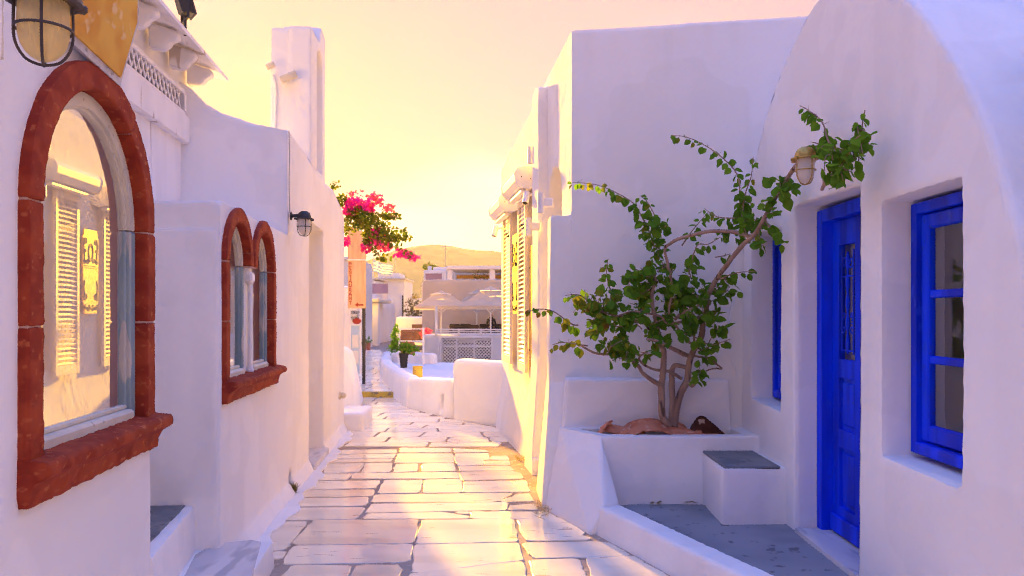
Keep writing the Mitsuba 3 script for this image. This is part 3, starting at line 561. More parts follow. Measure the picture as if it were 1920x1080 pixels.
for c in (5.29, 6.03):
    frame_parts(W2, tk, c, 1.925, 0.277, 0.240, 1.17, -0.075, -0.025)
    add(f'{tk}__pane', sheet(W2, arch_poly(c, 0.245, 1.22, 1.925), -0.052), 'window_glass')
room_lining(house, W2, 5.08, 6.82, -2.75, -.45, .34, 2.14, 'painted_room')
add(f'{tk}__mullion', cat([W2.box(5.615, 5.705, -0.07, -0.03, 1.178, 1.93, .006), W2.put(shifted(lathe([(0, 1.178), (.024, 1.178), (.028, 1.20), (.019, 1.23), (.018, 1.80), (.026, 1.82), (0, 1.82)], 16), (5.66, -.005, 0)))]), 'white_paint')
add(f'{tk}__capital', cat([W2.box(5.605, 5.715, -0.07, 0.02, 1.82, 1.89, .012)]), 'white_paint')
add(f'{house}__threshold', soften(W2.prism([(8.10, -0.02), (9.16, -0.02), (9.16, 0.075), (8.10, 0.075)], -0.5, 0.06), 0.04, 1, 0.002), 'marble', 40)
add(f'{house}__door', W2.box(8.13, 9.10, -0.62, -0.52, 0.0, 2.56, 0.004), 'white_wood')

wwr = np.random.default_rng(41); edge_ = [(y, .05) for y in np.arange(5.0, 10.9, .05)]
outer_ = [tuple(W2.P(y, .155 + .03 * math.sin(y * 5.1) + .02 * math.sin(y * 13.7 + 1) + wwr.uniform(-.007, .007), 0)[:2]) for y, _ in edge_][::-1]; inner_ = [tuple(W2.P(y, -.05, 0)[:2]) for y, _ in edge_]
add(f'{house}__whitewashed_edge', tm(plan(Polygon(inner_ + outer_).buffer(0), -.02, .010)), 'plaster')
# ------------------------------------------------------------------ vaulted house on the right
vault = thing('vaulted_house', 'whitewashed vaulted house with a deep blue door and blue windows', 'house')
outline = smooth_line([(2.96, 1.66), (3.02, 1.90), (3.09, 2.05), (3.24, 2.36), (3.51, 2.74), (3.9, 3.14), (4.4, 3.45), (5.04, 3.58), (5.49, 3.47), (5.95, 3.25), (6.42, 2.84), (6.70, 2.35), (6.80, 1.9)], 4)
P_ = Polygon([(-5, -0.4), (6.82, -0.4)] + [tuple(q) for q in outline[::-1]] + [(2.94, 1.66), (-5, 1.66)])
vh = RH.prism(P_, -6.0, 0.0)
vh = vh - RH.prism([(2.2, 0.12), (6.6, 0.12), (6.6, 2.75), (2.2, 2.75)], -5.85, -0.34) - RH.prism([(4.448, 0.10), (5.487, 0.10), (5.487, 2.335), (4.448, 2.31)], -0.9, 0.3) - RH.prism([(3.414, 0.86), (4.172, 0.855), (4.172, 2.184), (3.414, 2.184)], -0.7, 0.3) - RH.prism([(5.791, 0.89), (6.529, 0.91), (6.529, 2.235), (5.791, 2.21)], -0.7, 0.3)
add(f'{vault}__wall', soften(vh, 0.038, 1, 0.006, 1.5, 3, 0.0018, 9), 'plaster', 40)

def scroll(c, r, turns, a0, sgn, n=26):
    t = np.linspace(0, 1, n); a = a0 + sgn * turns * 2 * np.pi * t; rr = r * (1 - 0.8 * t)
    return np.column_stack([c[0] + rr * np.cos(a), c[1] + rr * np.sin(a)])
def blue_window(key, y0, y1, z0, z1, n, open_panes=3):
    """Casement in the opening: outer frame, one sash with three panes one above another."""
    add(f'{key}__frame', cat([RH.box(y0, y0 + .055, n - .09, n, z0, z1), RH.box(y1 - .055, y1, n - .09, n, z0, z1), RH.box(y0 + .055, y1 - .055, n - .09, n - .002, z1 - .055, z1), RH.box(y0 + .055, y1 - .055, n - .09, n + .012, z0, z0 + .06, .01)]), 'blue_paint')
    a, b, c, d = y0 + .062, y1 - .062, z0 + .068, z1 - .062
    add(f'{key}__sash', cat([RH.box(a, a + .07, n - .065, n - .022, c, d, .008), RH.box(b - .07, b, n - .065, n - .022, c, d, .008), RH.box(a + .07, b - .07, n - .064, n - .024, d - .075, d, .008), RH.box(a + .07, b - .07, n - .064, n - .024, c, c + .085, .008)]), 'blue_paint')
    h = (d - .075 - c - .085) / 3
    for k in (1, 2): add(f'{key}__glazing_bar', RH.box(a + .07, b - .07, n - .06, n - .03, c + .085 + k * h - .02, c + .085 + k * h + .02, .006), 'blue_paint')
    for k in range(3):
        zc = c + .085 + k * h
        add(f'{key}__pane', sheet(RH, sbox(a + .065, zc + (.02 if k else -.005), b - .065, zc + h - (.02 if k < 2 else -.005)), n - .045), 'clear_glass')
blue_window(f'{vault}__window', 3.43, 4.155, 0.885, 2.165, -0.145)
blue_window(f'{vault}__window_001', 5.81, 6.515, 0.925, 2.20, -0.17)
dk = f'{vault}__door'
room_lining(vault, RH, 2.25, 6.56, -5.8, -.37, .15, 2.71, 'painted_room')
add(f'{dk}__frame', cat([RH.box(5.40, 5.482, -.29, -.148, .135, 2.30, .006), RH.box(4.452, 4.534, -.29, -.148, .135, 2.30, .006), RH.box(4.534, 5.40, -.29, -.15, 2.215, 2.30, .006)]), 'blue_paint')
n0, n1 = -.262, -.222
leafp = Polygon([(4.54, .15), (5.395, .15), (5.395, 2.21), (4.54, 2.21)])
holes_ = [sbox(4.66, 1.30, 4.91, 2.05), sbox(5.03, 1.30, 5.28, 2.05)]
recess = [(4.66, 4.91, .84, 1.18), (5.03, 5.28, .84, 1.18), (4.66, 4.91, .33, .72), (5.03, 5.28, .33, .72)]
lm = RH.prism(leafp.difference(unary_union(holes_)), n0, n1)
for a, b, c, d in recess: lm = lm - RH.prism(sbox(a, c, b, d), n1 - .022, n1 + .1)
add(f'{dk}__leaf', tm(lm), 'blue_paint')
for a, b, c, d in recess:
    add(f'{dk}__panel', RH.box(a + .03, b - .03, n1 - .03, n1 - .008, c + .03, d - .03, .012), 'blue_paint')
add(f'{dk}__bottom_board', RH.box(4.545, 5.39, n1, n1 + .022, .15, .27, .01), 'blue_paint')
for k, (a, b) in enumerate([(4.66, 4.91), (5.03, 5.28)]):
    add(f'{dk}__pane', sheet(RH, sbox(a, 1.30, b, 2.05), -.25), 'clear_glass')
    c = (a + b) / 2; tubes = []
    put = lambda q: np.array([RH.P(y, -.228, z) for y, z in q])
    for y in (a + .035, b - .035): tubes.append(tube(put([(y, 1.34), (y, 2.01)]), .006, 6))
    for z in (1.36, 1.84): tubes.append(tube(put([(a + .02, z), (b - .02, z)]), .005, 6))
    for s in (-1, 1):
        tubes.append(tube(put(scroll((c + s * .05, 1.93), .042, 1.2, 0, s)), .005, 6)); tubes.append(tube(put(scroll((c + s * .062, 1.50), .038, 1.2, 1.5, -s)), .005, 6)); tubes.append(tube(put(scroll((c + s * .06, 1.585), .03, 1.1, -1.5, s)), .005, 6))
    tubes.append(tube(put([(c, z) for z in np.linspace(1.34, 2.0, 40)]), .006 + .009 * np.abs(np.sin(np.linspace(0, 5 * np.pi, 40))), 8))
    add(f'{dk}__grille', cat(tubes), 'blue_paint')
add(f'{dk}__handle', cat([RH.put(shifted(trimesh.creation.icosphere(2, .026), (4.59, n1 + .05, 1.06))), tube([RH.P(4.59, n1, 1.06), RH.P(4.59, n1 + .045, 1.06)], .010)]), 'brass')
add(f'{vault}__threshold', soften(RH.prism([(4.452, 0.0), (5.482, 0.0), (5.482, 0.140), (4.452, 0.140)], -0.30, 0.012), .04, 1, .0015), 'marble', 40)

# ------------------------------------------------------------------ sunlit house on the right of the street
sun_house = thing('sunlit_house', 'tall flat-roofed house whose street side glows in the low sun', 'building')
sh_ = FC.prism([(4.0, -1.6), (11.42, -1.6), (11.42, 3.66), (10.9, 3.69), (6.95, 4.065), (4.0, 4.30)], -5.0, 0.0)
sh_ = sh_ ^ plan([(-3, 7.25), (0.519, 6.95), (2.46, 6.72), (8, 6.1), (8, 14), (-3, 14)], -3, 8)
H_ = m3.Manifold.hull_points
flare = H_([FC.P(y, n, z) for y in (7.9, 11.38) for n, z in ((-.1, 1.5), (-.1, -.3), (.13, -.3), (.10, 0.0))])
pil = FC.prism([(8.0, -0.3), (8.42, -0.3), (8.40, 3.86), (8.2, 3.91), (8.02, 3.87)], -0.1, 0.095) + H_([FC.P(y, n, z) for y, n, z in [(7.99, -.1, 1.2), (8.44, -.1, 1.2), (7.97, -.1, -.3), (8.46, -.1, -.3), (7.97, .18, -.3), (8.46, .18, -.3), (8.0, .095, 1.2), (8.42, .095, 1.2)]])
bt = H_([(.235, 6.55, -.2), (.63, 6.50, -.2), (.66, 7.32, -.2), (.205, 7.32, -.2), (.325, 6.95, 1.0), (.62, 6.93, 1.0), (.62, 7.3, 1.0), (.315, 7.3, 1.0)])
bt = bt + H_([(.325, 6.955, .9), (.62, 6.938, .9), (.62, 7.3, .9), (.315, 7.3, .9), (.335, 6.972, 2.46), (.62, 6.945, 2.46), (.62, 7.3, 2.46), (.325, 7.3, 2.46)])
opening = FC.prism(arch_poly(7.69, 0.33, 0.16, 2.66), -0.40, 0.4)
add(f'{sun_house}__wall', soften((sh_ + flare + pil + bt) - opening, 0.04, 1, 0.008, 1.4, 6, 0.0025, 9), 'facade_plaster', 40)
add(f'{sun_house}__door', FC.box(7.36, 8.03, -.46, -.41, .1, 3.0, .004), 'white_wood')
add(f'{sun_house}__doorstep', soften(FC.prism([(7.30, -.2), (8.0, -.2), (8.0, .17), (7.30, .17)], -.42, .10), .04, 2, .003), 'plaster', 40)

# ------------------------------------------------------------------ planter, deck, kerb wall, step block
deck = plan([(0.80, 6.34), (0.90, 5.6), (1.12, 4.88), (1.40, 4.50), (1.75, 3.6), (1.95, 2.9), (2.05, 2.0), (2.05, 6.34)], -0.3, 0.11)
k_ = struct('terrace_paving', soften(deck, .12, 1, .002), 'concrete', 40)
kp = [(0.545, 5.87), (0.72, 5.42), (0.93, 4.88), (1.27, 4.02), (1.62, 3.12), (1.98, 2.2)]
ko = np.array(kp); ki = ko + np.array([0.25, 0.10])
segs = []
for a in range(len(kp) - 1):
    o0, o1, i0, i1 = ko[a], ko[a + 1], ki[a], ki[a + 1]
    segs.append(H_([(*o0, -.2), (*o1, -.2), (*i0, -.2), (*i1, -.2), (*(o0 + [.08, .03]), .188), (*(o1 + [.08, .03]), .188), (*(i0 - [.01, .005]), .185), (*(i1 - [.01, .005]), .185)]))
kw = segs[0]
for s_ in segs[1:]: kw = kw + s_
whole('kerb_wall', soften(kw, .03, 1, .006, 2.5, 12, .003, 11), 'plaster', 'low sloping white kerb wall between the paving stones and the grey terrace', 'kerb', 40)
pl = H_([(.27, 6.56, -.2), (.715, 6.27, -.2), (1.98, 6.27, -.2), (1.98, 6.9, -.2), (.3, 6.9, -.2), (.40, 6.78, .635), (.715, 6.30, .635), (1.98, 6.30, .635), (1.98, 6.9, .635), (.42, 6.9, .635)])
pl = pl - H_([(.56, 6.72, .5), (.78, 6.42, .5), (1.84, 6.42, .5), (1.84, 6.72, .5), (.56, 6.72, .8), (.78, 6.42, .8), (1.84, 6.42, .8), (1.84, 6.72, .8)])
pl = pl + H_([(.36, 6.72, .0), (1.86, 6.70, .0), (1.86, 7.0, .0), (.36, 7.0, .0), (.46, 6.78, 1.045), (1.83, 6.74, 1.045), (1.83, 7.0, 1.045), (.46, 7.0, 1.045)])
pl = pl + H_([(.40, 6.78, .62), (.70, 6.31, .62), (.27, 6.56, -.2), (.56, 5.80, -.2), (.27, 6.56, .0), (.56, 5.80, .0), (.67, 5.83, .188), (.79, 5.90, .185), (.78, 6.29, .185), (.5, 6.86, .6), (.78, 6.29, -.2)])
pk = whole('planter', soften(pl, .03, 1, .006, 2.0, 13, .0035, 11), 'plaster', 'whitewashed masonry planter with a back ledge, holding a small green tree', 'planter', 40)
soil_v = plan([(.58, 6.74), (.79, 6.41), (1.85, 6.41), (1.85, 6.74)], .45, .575)
add(f'{pk}__soil', soften(soil_v, .05, 1, .012, 6, 3), 'earth', 40)
sb = whole('step_block', soften(plan([(1.485, 5.64), (1.97, 5.66), (1.97, 6.33), (1.50, 6.33)], 0.0, .505), .035, 1, .004, 3, 14, .002, 14), 'plaster', 'white masonry block with a dark slate top beside the planter', 'step', 40)
add(f'{sb}__slate_top', cbox(1.50, 1.90, 5.655, 6.30, .500, .522, .008), 'slate')

# ------------------------------------------------------------------ low walls at the bend of the street
def wall_run(path, thick, z0, tops, edge=.06, seed=0):
    L = LineString(path).buffer(-thick, single_sided=True, join_style=1)
    m = plan(L, z0, 2.0)
    return m
tall = plan(Polygon([(-.10, 11.25), (-.92, 12.16), (-.72, 12.45), (.25, 11.45)]), -1.3, .915)
whole('boundary_wall', soften(tall, .06, 5, .012, 1.6, 15, .003, 6), 'plaster', 'taller whitewashed boundary wall closing the street beside the sunlit house', 'wall', 40)
sp_ = H_([(-.93, 12.17, -1.3), (-1.78, 13.58, -1.3), (-1.45, 13.75, -1.3), (-.66, 12.36, -1.3), (-.91, 12.19, .60), (-1.76, 13.60, .50), (-1.5, 13.72, .52), (-.70, 12.34, .60)])
sp_ = sp_ - H_([W.tolist() for W in (np.array([(x, y, z) for x, y in ((-1.16, 12.40), (-1.22, 12.50), (-1.0, 12.62), (-.94, 12.52)) for z in (.09, .33)]))])
whole('sunlit_parapet', soften(sp_, .05, 6, .014, 1.8, 16, .003, 6), 'plaster', 'short white parapet with a rounded sunlit top and a small drain slot', 'wall', 40)
cp = [(-1.775, 13.57), (-2.02, 14.4), (-2.25, 15.2), (-2.55, 16.4), (-2.9, 17.8), (-3.3, 20.0), (-3.56, 22.0)]
cw = LineString(cp).buffer(-.26, single_sided=True)
whole('curved_wall', soften(plan(cw, -1.3, .535), .09, 4, .012, 1.4, 17), 'plaster', 'low white wall in blue shade curving away along the upper street', 'wall', 40)
plateau = plan([(-1.55, 13.7), (-.4, 14.0), (-.9, 18), (-1.5, 21.5), (-3.4, 22.1), (-2.7, 17.9), (-2.05, 15.3)], -1.3, .28)
struct('raised_bed', tm(plateau), 'plaster_far')
whole('end_wall', soften(plan([(-3.60, 21.9), (-2.05, 20.9), (-1.95, 21.2), (-3.5, 22.25)], -.3, .56), .07, 4, .01, 1.6, 18), 'plaster', 'squat white wall closing the far end of the raised bed', 'wall', 40)
# masonry benches on the left, below the shop
bu = H_([(-2.9, 5.0, -.2), (-1.93, 5.0, -.2), (-1.70, 3.86, -.2), (-2.9, 3.86, -.2), (-2.9, 5.0, .425), (-1.965, 5.0, .425), (-1.735, 3.86, .425), (-2.9, 3.86, .425)])
b1 = whole('masonry_bench', soften(bu, .025, 1, .006, 3, 19, .004, 16), 'plaster', 'upper white masonry ledge with a dark slate seat beside the recessed wall', 'bench', 40)
sl = Polygon([(-2.8, 5.0), (-2.06, 4.99), (-1.995, 4.95), (-1.99, 4.88), (-1.83, 3.95), (-2.8, 3.95)])
add(f'{b1}__slate_top', tm(plan(sl, .40, .436)), 'slate')
bl = H_([(-1.95, 5.02, -.2), (-1.50, 5.10, -.2), (-1.22, 2.7, -.2), (-1.75, 2.7, -.2), (-1.95, 5.0, .16), (-1.515, 5.08, .16), (-1.235, 2.7, .16), (-1.75, 2.7, .16)])
b2 = whole('masonry_bench', soften(bl, .03, 1, .005, 3, 20, .004, 16), 'plaster', 'lower white masonry step with a veined marble slab nearest the paving', 'step', 40)
ml = Polygon([(-1.83, 4.96), (-1.65, 5.03), (-1.60, 5.0), (-1.585, 4.94), (-1.45, 4.36), (-1.31, 3.0), (-1.62, 3.0), (-1.76, 4.38), (-1.85, 4.75)]).buffer(.03)
add(f'{b2}__marble_slab', tm(plan(ml, .14, .168)), 'marble')
s1 = whole('masonry_step', soften(plan([(-2.36, 10.93), (-2.02, 10.90), (-2.08, 11.95), (-2.6, 12.0)], -.2, .235), .05, 2, .004, 2, 22), 'plaster', 'white masonry step standing out from the corner of the left house', 'step', 40)
whole('masonry_step', soften(plan([(-2.95, 13.6), (-2.65, 13.55), (-2.68, 14.3), (-3.1, 14.4)], -.2, .13), .05, 2, .004, 2, 23), 'plaster', 'small low white step farther up the street against the left side', 'step', 40)
whole('stub_wall', soften(H_([(-2.62, 11.3, -.2), (-2.36, 11.2, -.2), (-2.72, 14.9, -.2), (-3.1, 15.0, -.2), (-2.62, 11.3, 1.2), (-2.48, 11.3, 1.1), (-2.95, 14.9, .9), (-3.1, 15.0, 1.0)]), .08, 3, .01, 2, 24), 'plaster', 'low tapering white wall beyond the corner of the left house', 'wall', 40)
# hill
hx = np.linspace(-1800, 1900, 150); hy = np.linspace(700, 2590, 60); HX, HY = np.meshgrid(hx, hy, indexing='ij')
def ridge(x):
    px = np.interp(x / 1500 * 1500 + 960, [200, 560, 700, 740, 780, 823, 870, 893, 930, 960, 1050, 1300, 1900], [60, 75, 92, 103, 122, 133, 126, 122, 118, 114, 112, 90, 60])
    return px
HZ = (ridge(HX) + 16 * (nfbm(np.stack([HX / 90, HY / 90, 0 * HX], -1), 4, 2) - .5) + 9 * (nfbm(np.stack([HX / 22, HY / 60, 0 * HX], -1), 3, 8) - .5)) * np.clip(1 - np.abs((HY - 1500) / 750.0) ** 1.5, 0, 1) - 3
i, j = np.meshgrid(np.arange(149), np.arange(59), indexing='ij')
struct('hill', (np.stack([HX, HY, HZ], -1).reshape(-1, 3), np.stack([i * 60 + j, (i + 1) * 60 + j, (i + 1) * 60 + j + 1, i * 60 + j + 1], -1).reshape(-1, 4)), 'hill', True)

# ------------------------------------------------------------------ lanterns
mat('lamp_glass_near', {'type': 'principledthin', 'base_color': {'type': 'rgb', 'value': [.95, .82, .48]}, 'roughness': .12, 'spec_trans': .5, 'diff_trans': 1.0, 'eta': 1.5})
mat('lamp_glass_frosted', {'type': 'principledthin', 'base_color': {'type': 'rgb', 'value': [.86, .82, .76]}, 'roughness': .5, 'spec_trans': .1, 'diff_trans': 1.0, 'eta': 1.5})
mat('dark_bronze', two(principled(blotchy((.030, .022, .028), (.06, .045, .04), 30), .45, metallic=.2, spec=.5)))
def lantern(M, label, s, metal, glass, arm_len, ribs=0, dome=True):
    """Bulkhead lantern: cap with brim, hanging glass jar, wire cage, arm back to its wall along -x (local)."""
    k = thing('wall_lantern', label, 'lantern')
    L = lambda m: moved(moved(m, np.diag([s, s, s, 1.0])), M)
    cap = [(0, .085), (.03, .082), (.056, .066), (.070, .036), (.074, .012), (.098, .004), (.100, -.004), (.092, -.010), (.070, -.006), (.06, -.004), (0, -.002)] if dome else [(0, .030), (.06, .03), (.078, .02), (.100, .006), (.102, -.008), (.09, -.014), (.068, -.008), (0, -.004)]
    lugs = [moved(cbox(-.014, .014, -.012, .012, -.016, .006, .004), rot(a, [0, 0, 1]) @ trimesh.transformations.translation_matrix([.098, 0, 0])) for a in (35, 125, 215, 305)]
    add(f'{k}__cap', L(cat([lathe(cap, 40)] + lugs)), metal, 40)
    n = 96; zz = [0.0, -.03, -.07, -.105, -.13, -.150, -.165, -.174, -.178]; rr = [.062, .064, .065, .063, .057, .046, .032, .016, .001]
    th = np.arange(n) * 2 * np.pi / n; V = []
    for z, r in zip(zz, rr):
        q = r * (1 + (.030 * np.cos(th * ribs) if ribs else 0 * th)); V.append(np.column_stack([q * np.cos(th), q * np.sin(th), 0 * th + z]))
    i, j = np.meshgrid(np.arange(len(zz) - 1), np.arange(n), indexing='ij')
    q = np.stack([i * n + j, (i + 1) * n + j, (i + 1) * n + (j + 1) % n, i * n + (j + 1) % n], -1).reshape(-1, 4)
    add(f'{k}__glass', L(trimesh.Trimesh(np.vstack(V), np.vstack([q[:, [0, 1, 2]], q[:, [0, 2, 3]]]), process=False)), glass, True)
    bulb = lathe([(0, -.13), (.014, -.128), (.026, -.11), (.029, -.09), (.024, -.065), (.014, -.045), (.013, -.01), (0, -.01)], 16)
    add(f'{k}__bulb', L(bulb), 'soft_white', 40)
    w = []
    t = np.linspace(0, 2 * np.pi, 33); w.append(tube(np.column_stack([.0735 * np.cos(t), .0735 * np.sin(t), 0 * t - .085]), .0042, 8, False))
    for a in (20, 110):
        p = [(.073, -.005), (.0735, -.05), (.0735, -.10), (.069, -.13), (.056, -.158), (.036, -.178), (0, -.187)]
        p = p + [(-x, z) for x, z in p[-2::-1]]; c, d = math.cos(math.radians(a)), math.sin(math.radians(a))
        w.append(tube(smooth_line([(x * c, x * d, z) for x, z in p], 4), .0042, 8))
    add(f'{k}__cage', L(cat(w)), metal, 40)
    arm = [tube(smooth_line([(0, 0, .03), (-.06, 0, .035), (-arm_len + .01, 0, .03)], 5), .018, 10), moved(lathe([(0, 0), (.045, 0), (.045, .012), (.028, .02), (0, .02)], 20), trimesh.transformations.translation_matrix([-arm_len, 0, .03]) @ rot(90, [0, 1, 0]))]
    add(f'{k}__arm', L(cat(arm)), metal, 40)
    return k
def on_wall(F, y, n, z): return frame_of(F.n, np.cross([0, 0, 1], F.n), [0, 0, 1], F.P(y, n, z))
lantern(on_wall(W1, 2.20, .27, 2.475), 'large dark lantern with ribbed glass beside the yellow board above the red arched window', .98, 'dark_bronze', 'lamp_glass_near', .275, ribs=32, dome=False)
lantern(on_wall(W2, 7.04, .135, 2.435), 'small black wall lantern with frosted glass to the right of the twin arched windows', .82, 'black_metal', 'lamp_glass_frosted', .145)
lantern(on_wall(RH, 4.72, .20, 2.515), 'brass wall lantern among the climbing leaves above the blue door', .82, 'brass', 'lamp_glass_frosted', .222)

# ------------------------------------------------------------------ things on the shop
bd = thing('sign_board', 'faded yellow board leaning out from the wall above the red arched window', 'sign')
def board_pts(n): return [(2.72, 2.60), (3.385, 2.565), (3.435, 2.86), (3.32, 3.07), (2.72, 3.10)]
Mb = np.zeros((3, 4)); tilt = np.array([0.0, 0, 1]) + W1.n * .20; tilt /= np.linalg.norm(tilt); bn = np.cross(tilt, W1.e / np.linalg.norm(W1.e)); bn = bn if bn @ W1.n > 0 else -bn
Mb[:, 0] = W1.e; Mb[:, 1] = tilt; Mb[:, 2] = bn; Mb[:, 3] = W1.P(0, .035, 0) - tilt * 2.57 + np.array([0, 0, 2.57])
bp = Polygon(board_pts(0))
mat('sign_yellow', two(bumped(principled(blotchy((.62, .36, .06), (.55, .26, .035), 7, c=(.66, .45, .20), cf=16, clo=.6, chi=.74), .7, spec=.3), lambda p, n, uv: .001 * fbm(p.x * 50, p.y * 50, p.z * 50))))
mat('zinc', two(principled(blotchy((.38, .38, .42), (.50, .49, .52), 14, c=(.25, .25, .30), cf=30), .55, metallic=.2)))
add(f'{bd}__panel', tm(cross(bp.buffer(-.03)).extrude(.014).transform(Mb)), 'sign_yellow')
Mb2 = Mb.copy(); Mb2[:, 3] -= bn * .012
add(f'{bd}__frame', tm(cross(bp).extrude(.018).transform(Mb2)), 'zinc')
bt_ = thing('wooden_batten', 'old peeling white batten at the far left edge beside the lantern', 'batten')
add(f'{bt_}__rail', soften(m3.Manifold.hull_points([W1.P(y, n, z) for y in (2.385, 2.43) for n in (.005, .05) for z in (2.36, 3.2)]), .03, 1, .002, 9), 'white_wood', 40)
add(f'{bt_}__edge_strip', soften(m3.Manifold.hull_points([W1.P(y, n, z) for y in (2.437, 2.46) for n in (.005, .04) for z in (2.38, 3.2)]), .02, 1, .006, 30), 'cream_paint', 40)
fl = thing('floodlight', 'dark floodlight standing on the edge of the plank eave', 'floodlight')
o = W3.P(5.79, .22, 3.64)
yaw = frame_of(np.array([.80, .60, 0]), np.array([-.60, .80, 0]), np.array([0, 0, 1.0]), o)
FLP = lambda m: moved(m, yaw)
tiltf = rot(-16, [0, 1, 0], (0, 0, .2))
add(f'{fl}__housing', FLP(moved(trimesh.convex.convex_hull(np.array([(x, y, z) for x, y, z in [(.03, -.07, .12), (.03, .07, .12), (.03, -.07, .29), (.03, .07, .29), (-.05, -.045, .15), (-.05, .045, .15), (-.05, -.045, .26), (-.05, .045, .26)]])), tiltf)), 'black_metal')
add(f'{fl}__bezel', FLP(moved(cbox(.03, .042, -.08, .08, .11, .30, .006), tiltf)), 'dark_bronze')
add(f'{fl}__lens', FLP(moved(cbox(.04, .045, -.062, .062, .165, .285, .002), tiltf)), 'soft_white')
add(f'{fl}__stand', FLP(cat([tube([(0, 0, -.02), (0, 0, .13)], .012), cbox(-.01, .01, -.085, -.078, .09, .21, .002), cbox(-.01, .01, .078, .085, .09, .21, .002), cbox(-.01, .01, -.085, .085, .085, .092, .002)])), 'black_metal')
hb = thing('handle_bracket', 'white metal pull bar on two plates on the recessed wall', 'handle')
o = np.array([-1.925, 4.955, 0]); hm = lambda m: shifted(m, o)
for z in (1.50, 1.29): add(f'{hb}__plate', hm(cat([cbox(-.032, .034, -.012, .002, z - .028, z + .028, .006), cbox(-.026, -.002, -.034, -.010, z - .014, z + .014, .006), moved(lathe([(0, 0), (.007, 0), (.006, .004), (0, .005)], 10), trimesh.transformations.translation_matrix([.02, -.012, z + .012]) @ rot(90, [1, 0, 0]))])), 'white_paint')
add(f'{hb}__bar', hm(tube([(-.014, -.03, 1.28), (-.016, -.031, 1.40), (-.013, -.03, 1.51)], .0085, 10)), 'white_paint', 40)
whole('wall_cable', tube([W2.P(7.0, .012, 3.20), W2.P(7.005, .016, 3.0), W2.P(6.995, .014, 2.75), W2.P(7.01, .016, 2.48)], .005, 6), 'steel', 'thin grey cable running down the house corner to the small black lantern', 'cable')
# tower floodlights
for y, n, z, w, h, lab in ((8.20, -.22, 4.02, .17, .075, 'flat tan floodlight tilted on the front of the slim tower'), (8.20, -.40, 4.13, .085, .06, 'small tan floodlight at the left edge of the slim tower')):
    f2 = thing('tower_floodlight', lab, 'floodlight'); o = W2.P(y, n, z)
    Mf = trimesh.transformations.translation_matrix(o) @ rot(-22, [0, 1, 0]) @ rot(25, [1, 0, 0])
    add(f'{f2}__housing', moved(cbox(-w / 2, w / 2, -.035, .035, -h / 2, h / 2, .008), Mf), 'cream_paint')
    add(f'{f2}__lens', moved(cbox(-w / 2 + .014, w / 2 - .014, -.04, -.033, -h / 2 + .014, h / 2 - .014, .003), Mf), 'steel')
    add(f'{f2}__bracket', cat([moved(cbox(-.012, .012, .03, .09, -.01, .01, .003), Mf)]), 'cream_paint')
whole('conduit', tube(smooth_line([W2.P(8.245, -.39, 4.05), W2.P(8.245, -.36, 3.9), W2.P(8.245, -.37, 3.4), W2.P(8.25, -.37, 3.1)], 4), .012, 8), 'white_paint', 'white conduit running down the left edge of the slim tower', 'conduit')
# weed in the drain hole, doorbell
hw = thing('wall_weed', 'small dry weed growing in the arched drain hole at the foot of the wall', 'plant')
mat('dry_leaf', {'type': 'principledthin', 'base_color': blotchy((.16, .14, .04), (.24, .17, .05), 20), 'roughness': .7, 'diff_trans': .7})
blades = []
wr = np.random.default_rng(5)
for k in range(70):
    a, l = wr.uniform(-1.2, 1.2), wr.uniform(.04, .12); b = W2.P(7.12 + wr.uniform(-.05, .05), wr.uniform(-.06, .05), .0)
    tip = b + W2.e * math.sin(a) * l * .8 + W2.n * wr.uniform(0, .06) + np.array([0, 0, l * math.cos(a * .8)]); s = np.cross(tip - b, [0.3, .2, 1]); s = s / np.linalg.norm(s) * .005
    mid = (b + tip) / 2 + np.array([0, 0, .01])
    blades.append(trimesh.Trimesh([b, mid - s, mid + s, tip], [[0, 1, 2], [1, 3, 2]], process=False))
add(f'{hw}__leaves', cat(blades), 'dry_leaf')
add(f'{hw}__stem', cat([tube([W2.P(7.12, -.02, -.02), W2.P(7.13 + d, .02, .07)], .003, 5) for d in (-.03, 0, .03)]), 'dry_leaf')
for wx, wy, wn, lab in ((.27, 6.50, 40, 'tuft of dry weeds in the joint at the foot of the near buttress'), (.10, 8.75, 30, 'thin dry weeds along the foot of the sunlit facade')):
    k = thing('joint_weed', lab, 'weed'); bl_ = []
    for q in range(wn):
        b = np.array([wx + wr.normal(0, .03), wy + wr.normal(0, .12), .0]); tip = b + np.array([wr.normal(-.02, .03), wr.normal(0, .04), wr.uniform(.015, .055)]); s = np.cross(tip - b, [.3, .8, .2]); s = s / np.linalg.norm(s) * .003; mid = (b + tip) / 2
        bl_.append(trimesh.Trimesh([b, mid - s, mid + s, tip], [[0, 1, 2], [1, 3, 2]], process=False))
    labels[add(f'{k}__blades', cat(bl_), 'dry_leaf')] = {'kind': 'stuff'}
db = thing('wall_fitting', 'small round cream fitting low on the wall near the masonry step', 'fitting')
add(f'{db}__base', W2.put(moved(lathe([(0, 0), (.055, 0), (.05, .02), (0, .025)], 20), trimesh.transformations.translation_matrix([10.45, 0, .53]) @ rot(-90, [1, 0, 0]))), 'cream_paint', 40)
add(f'{db}__knob', W2.put(shifted(trimesh.creation.icosphere(2, .04), (10.45, .05, .53))), 'cream_paint', 40)

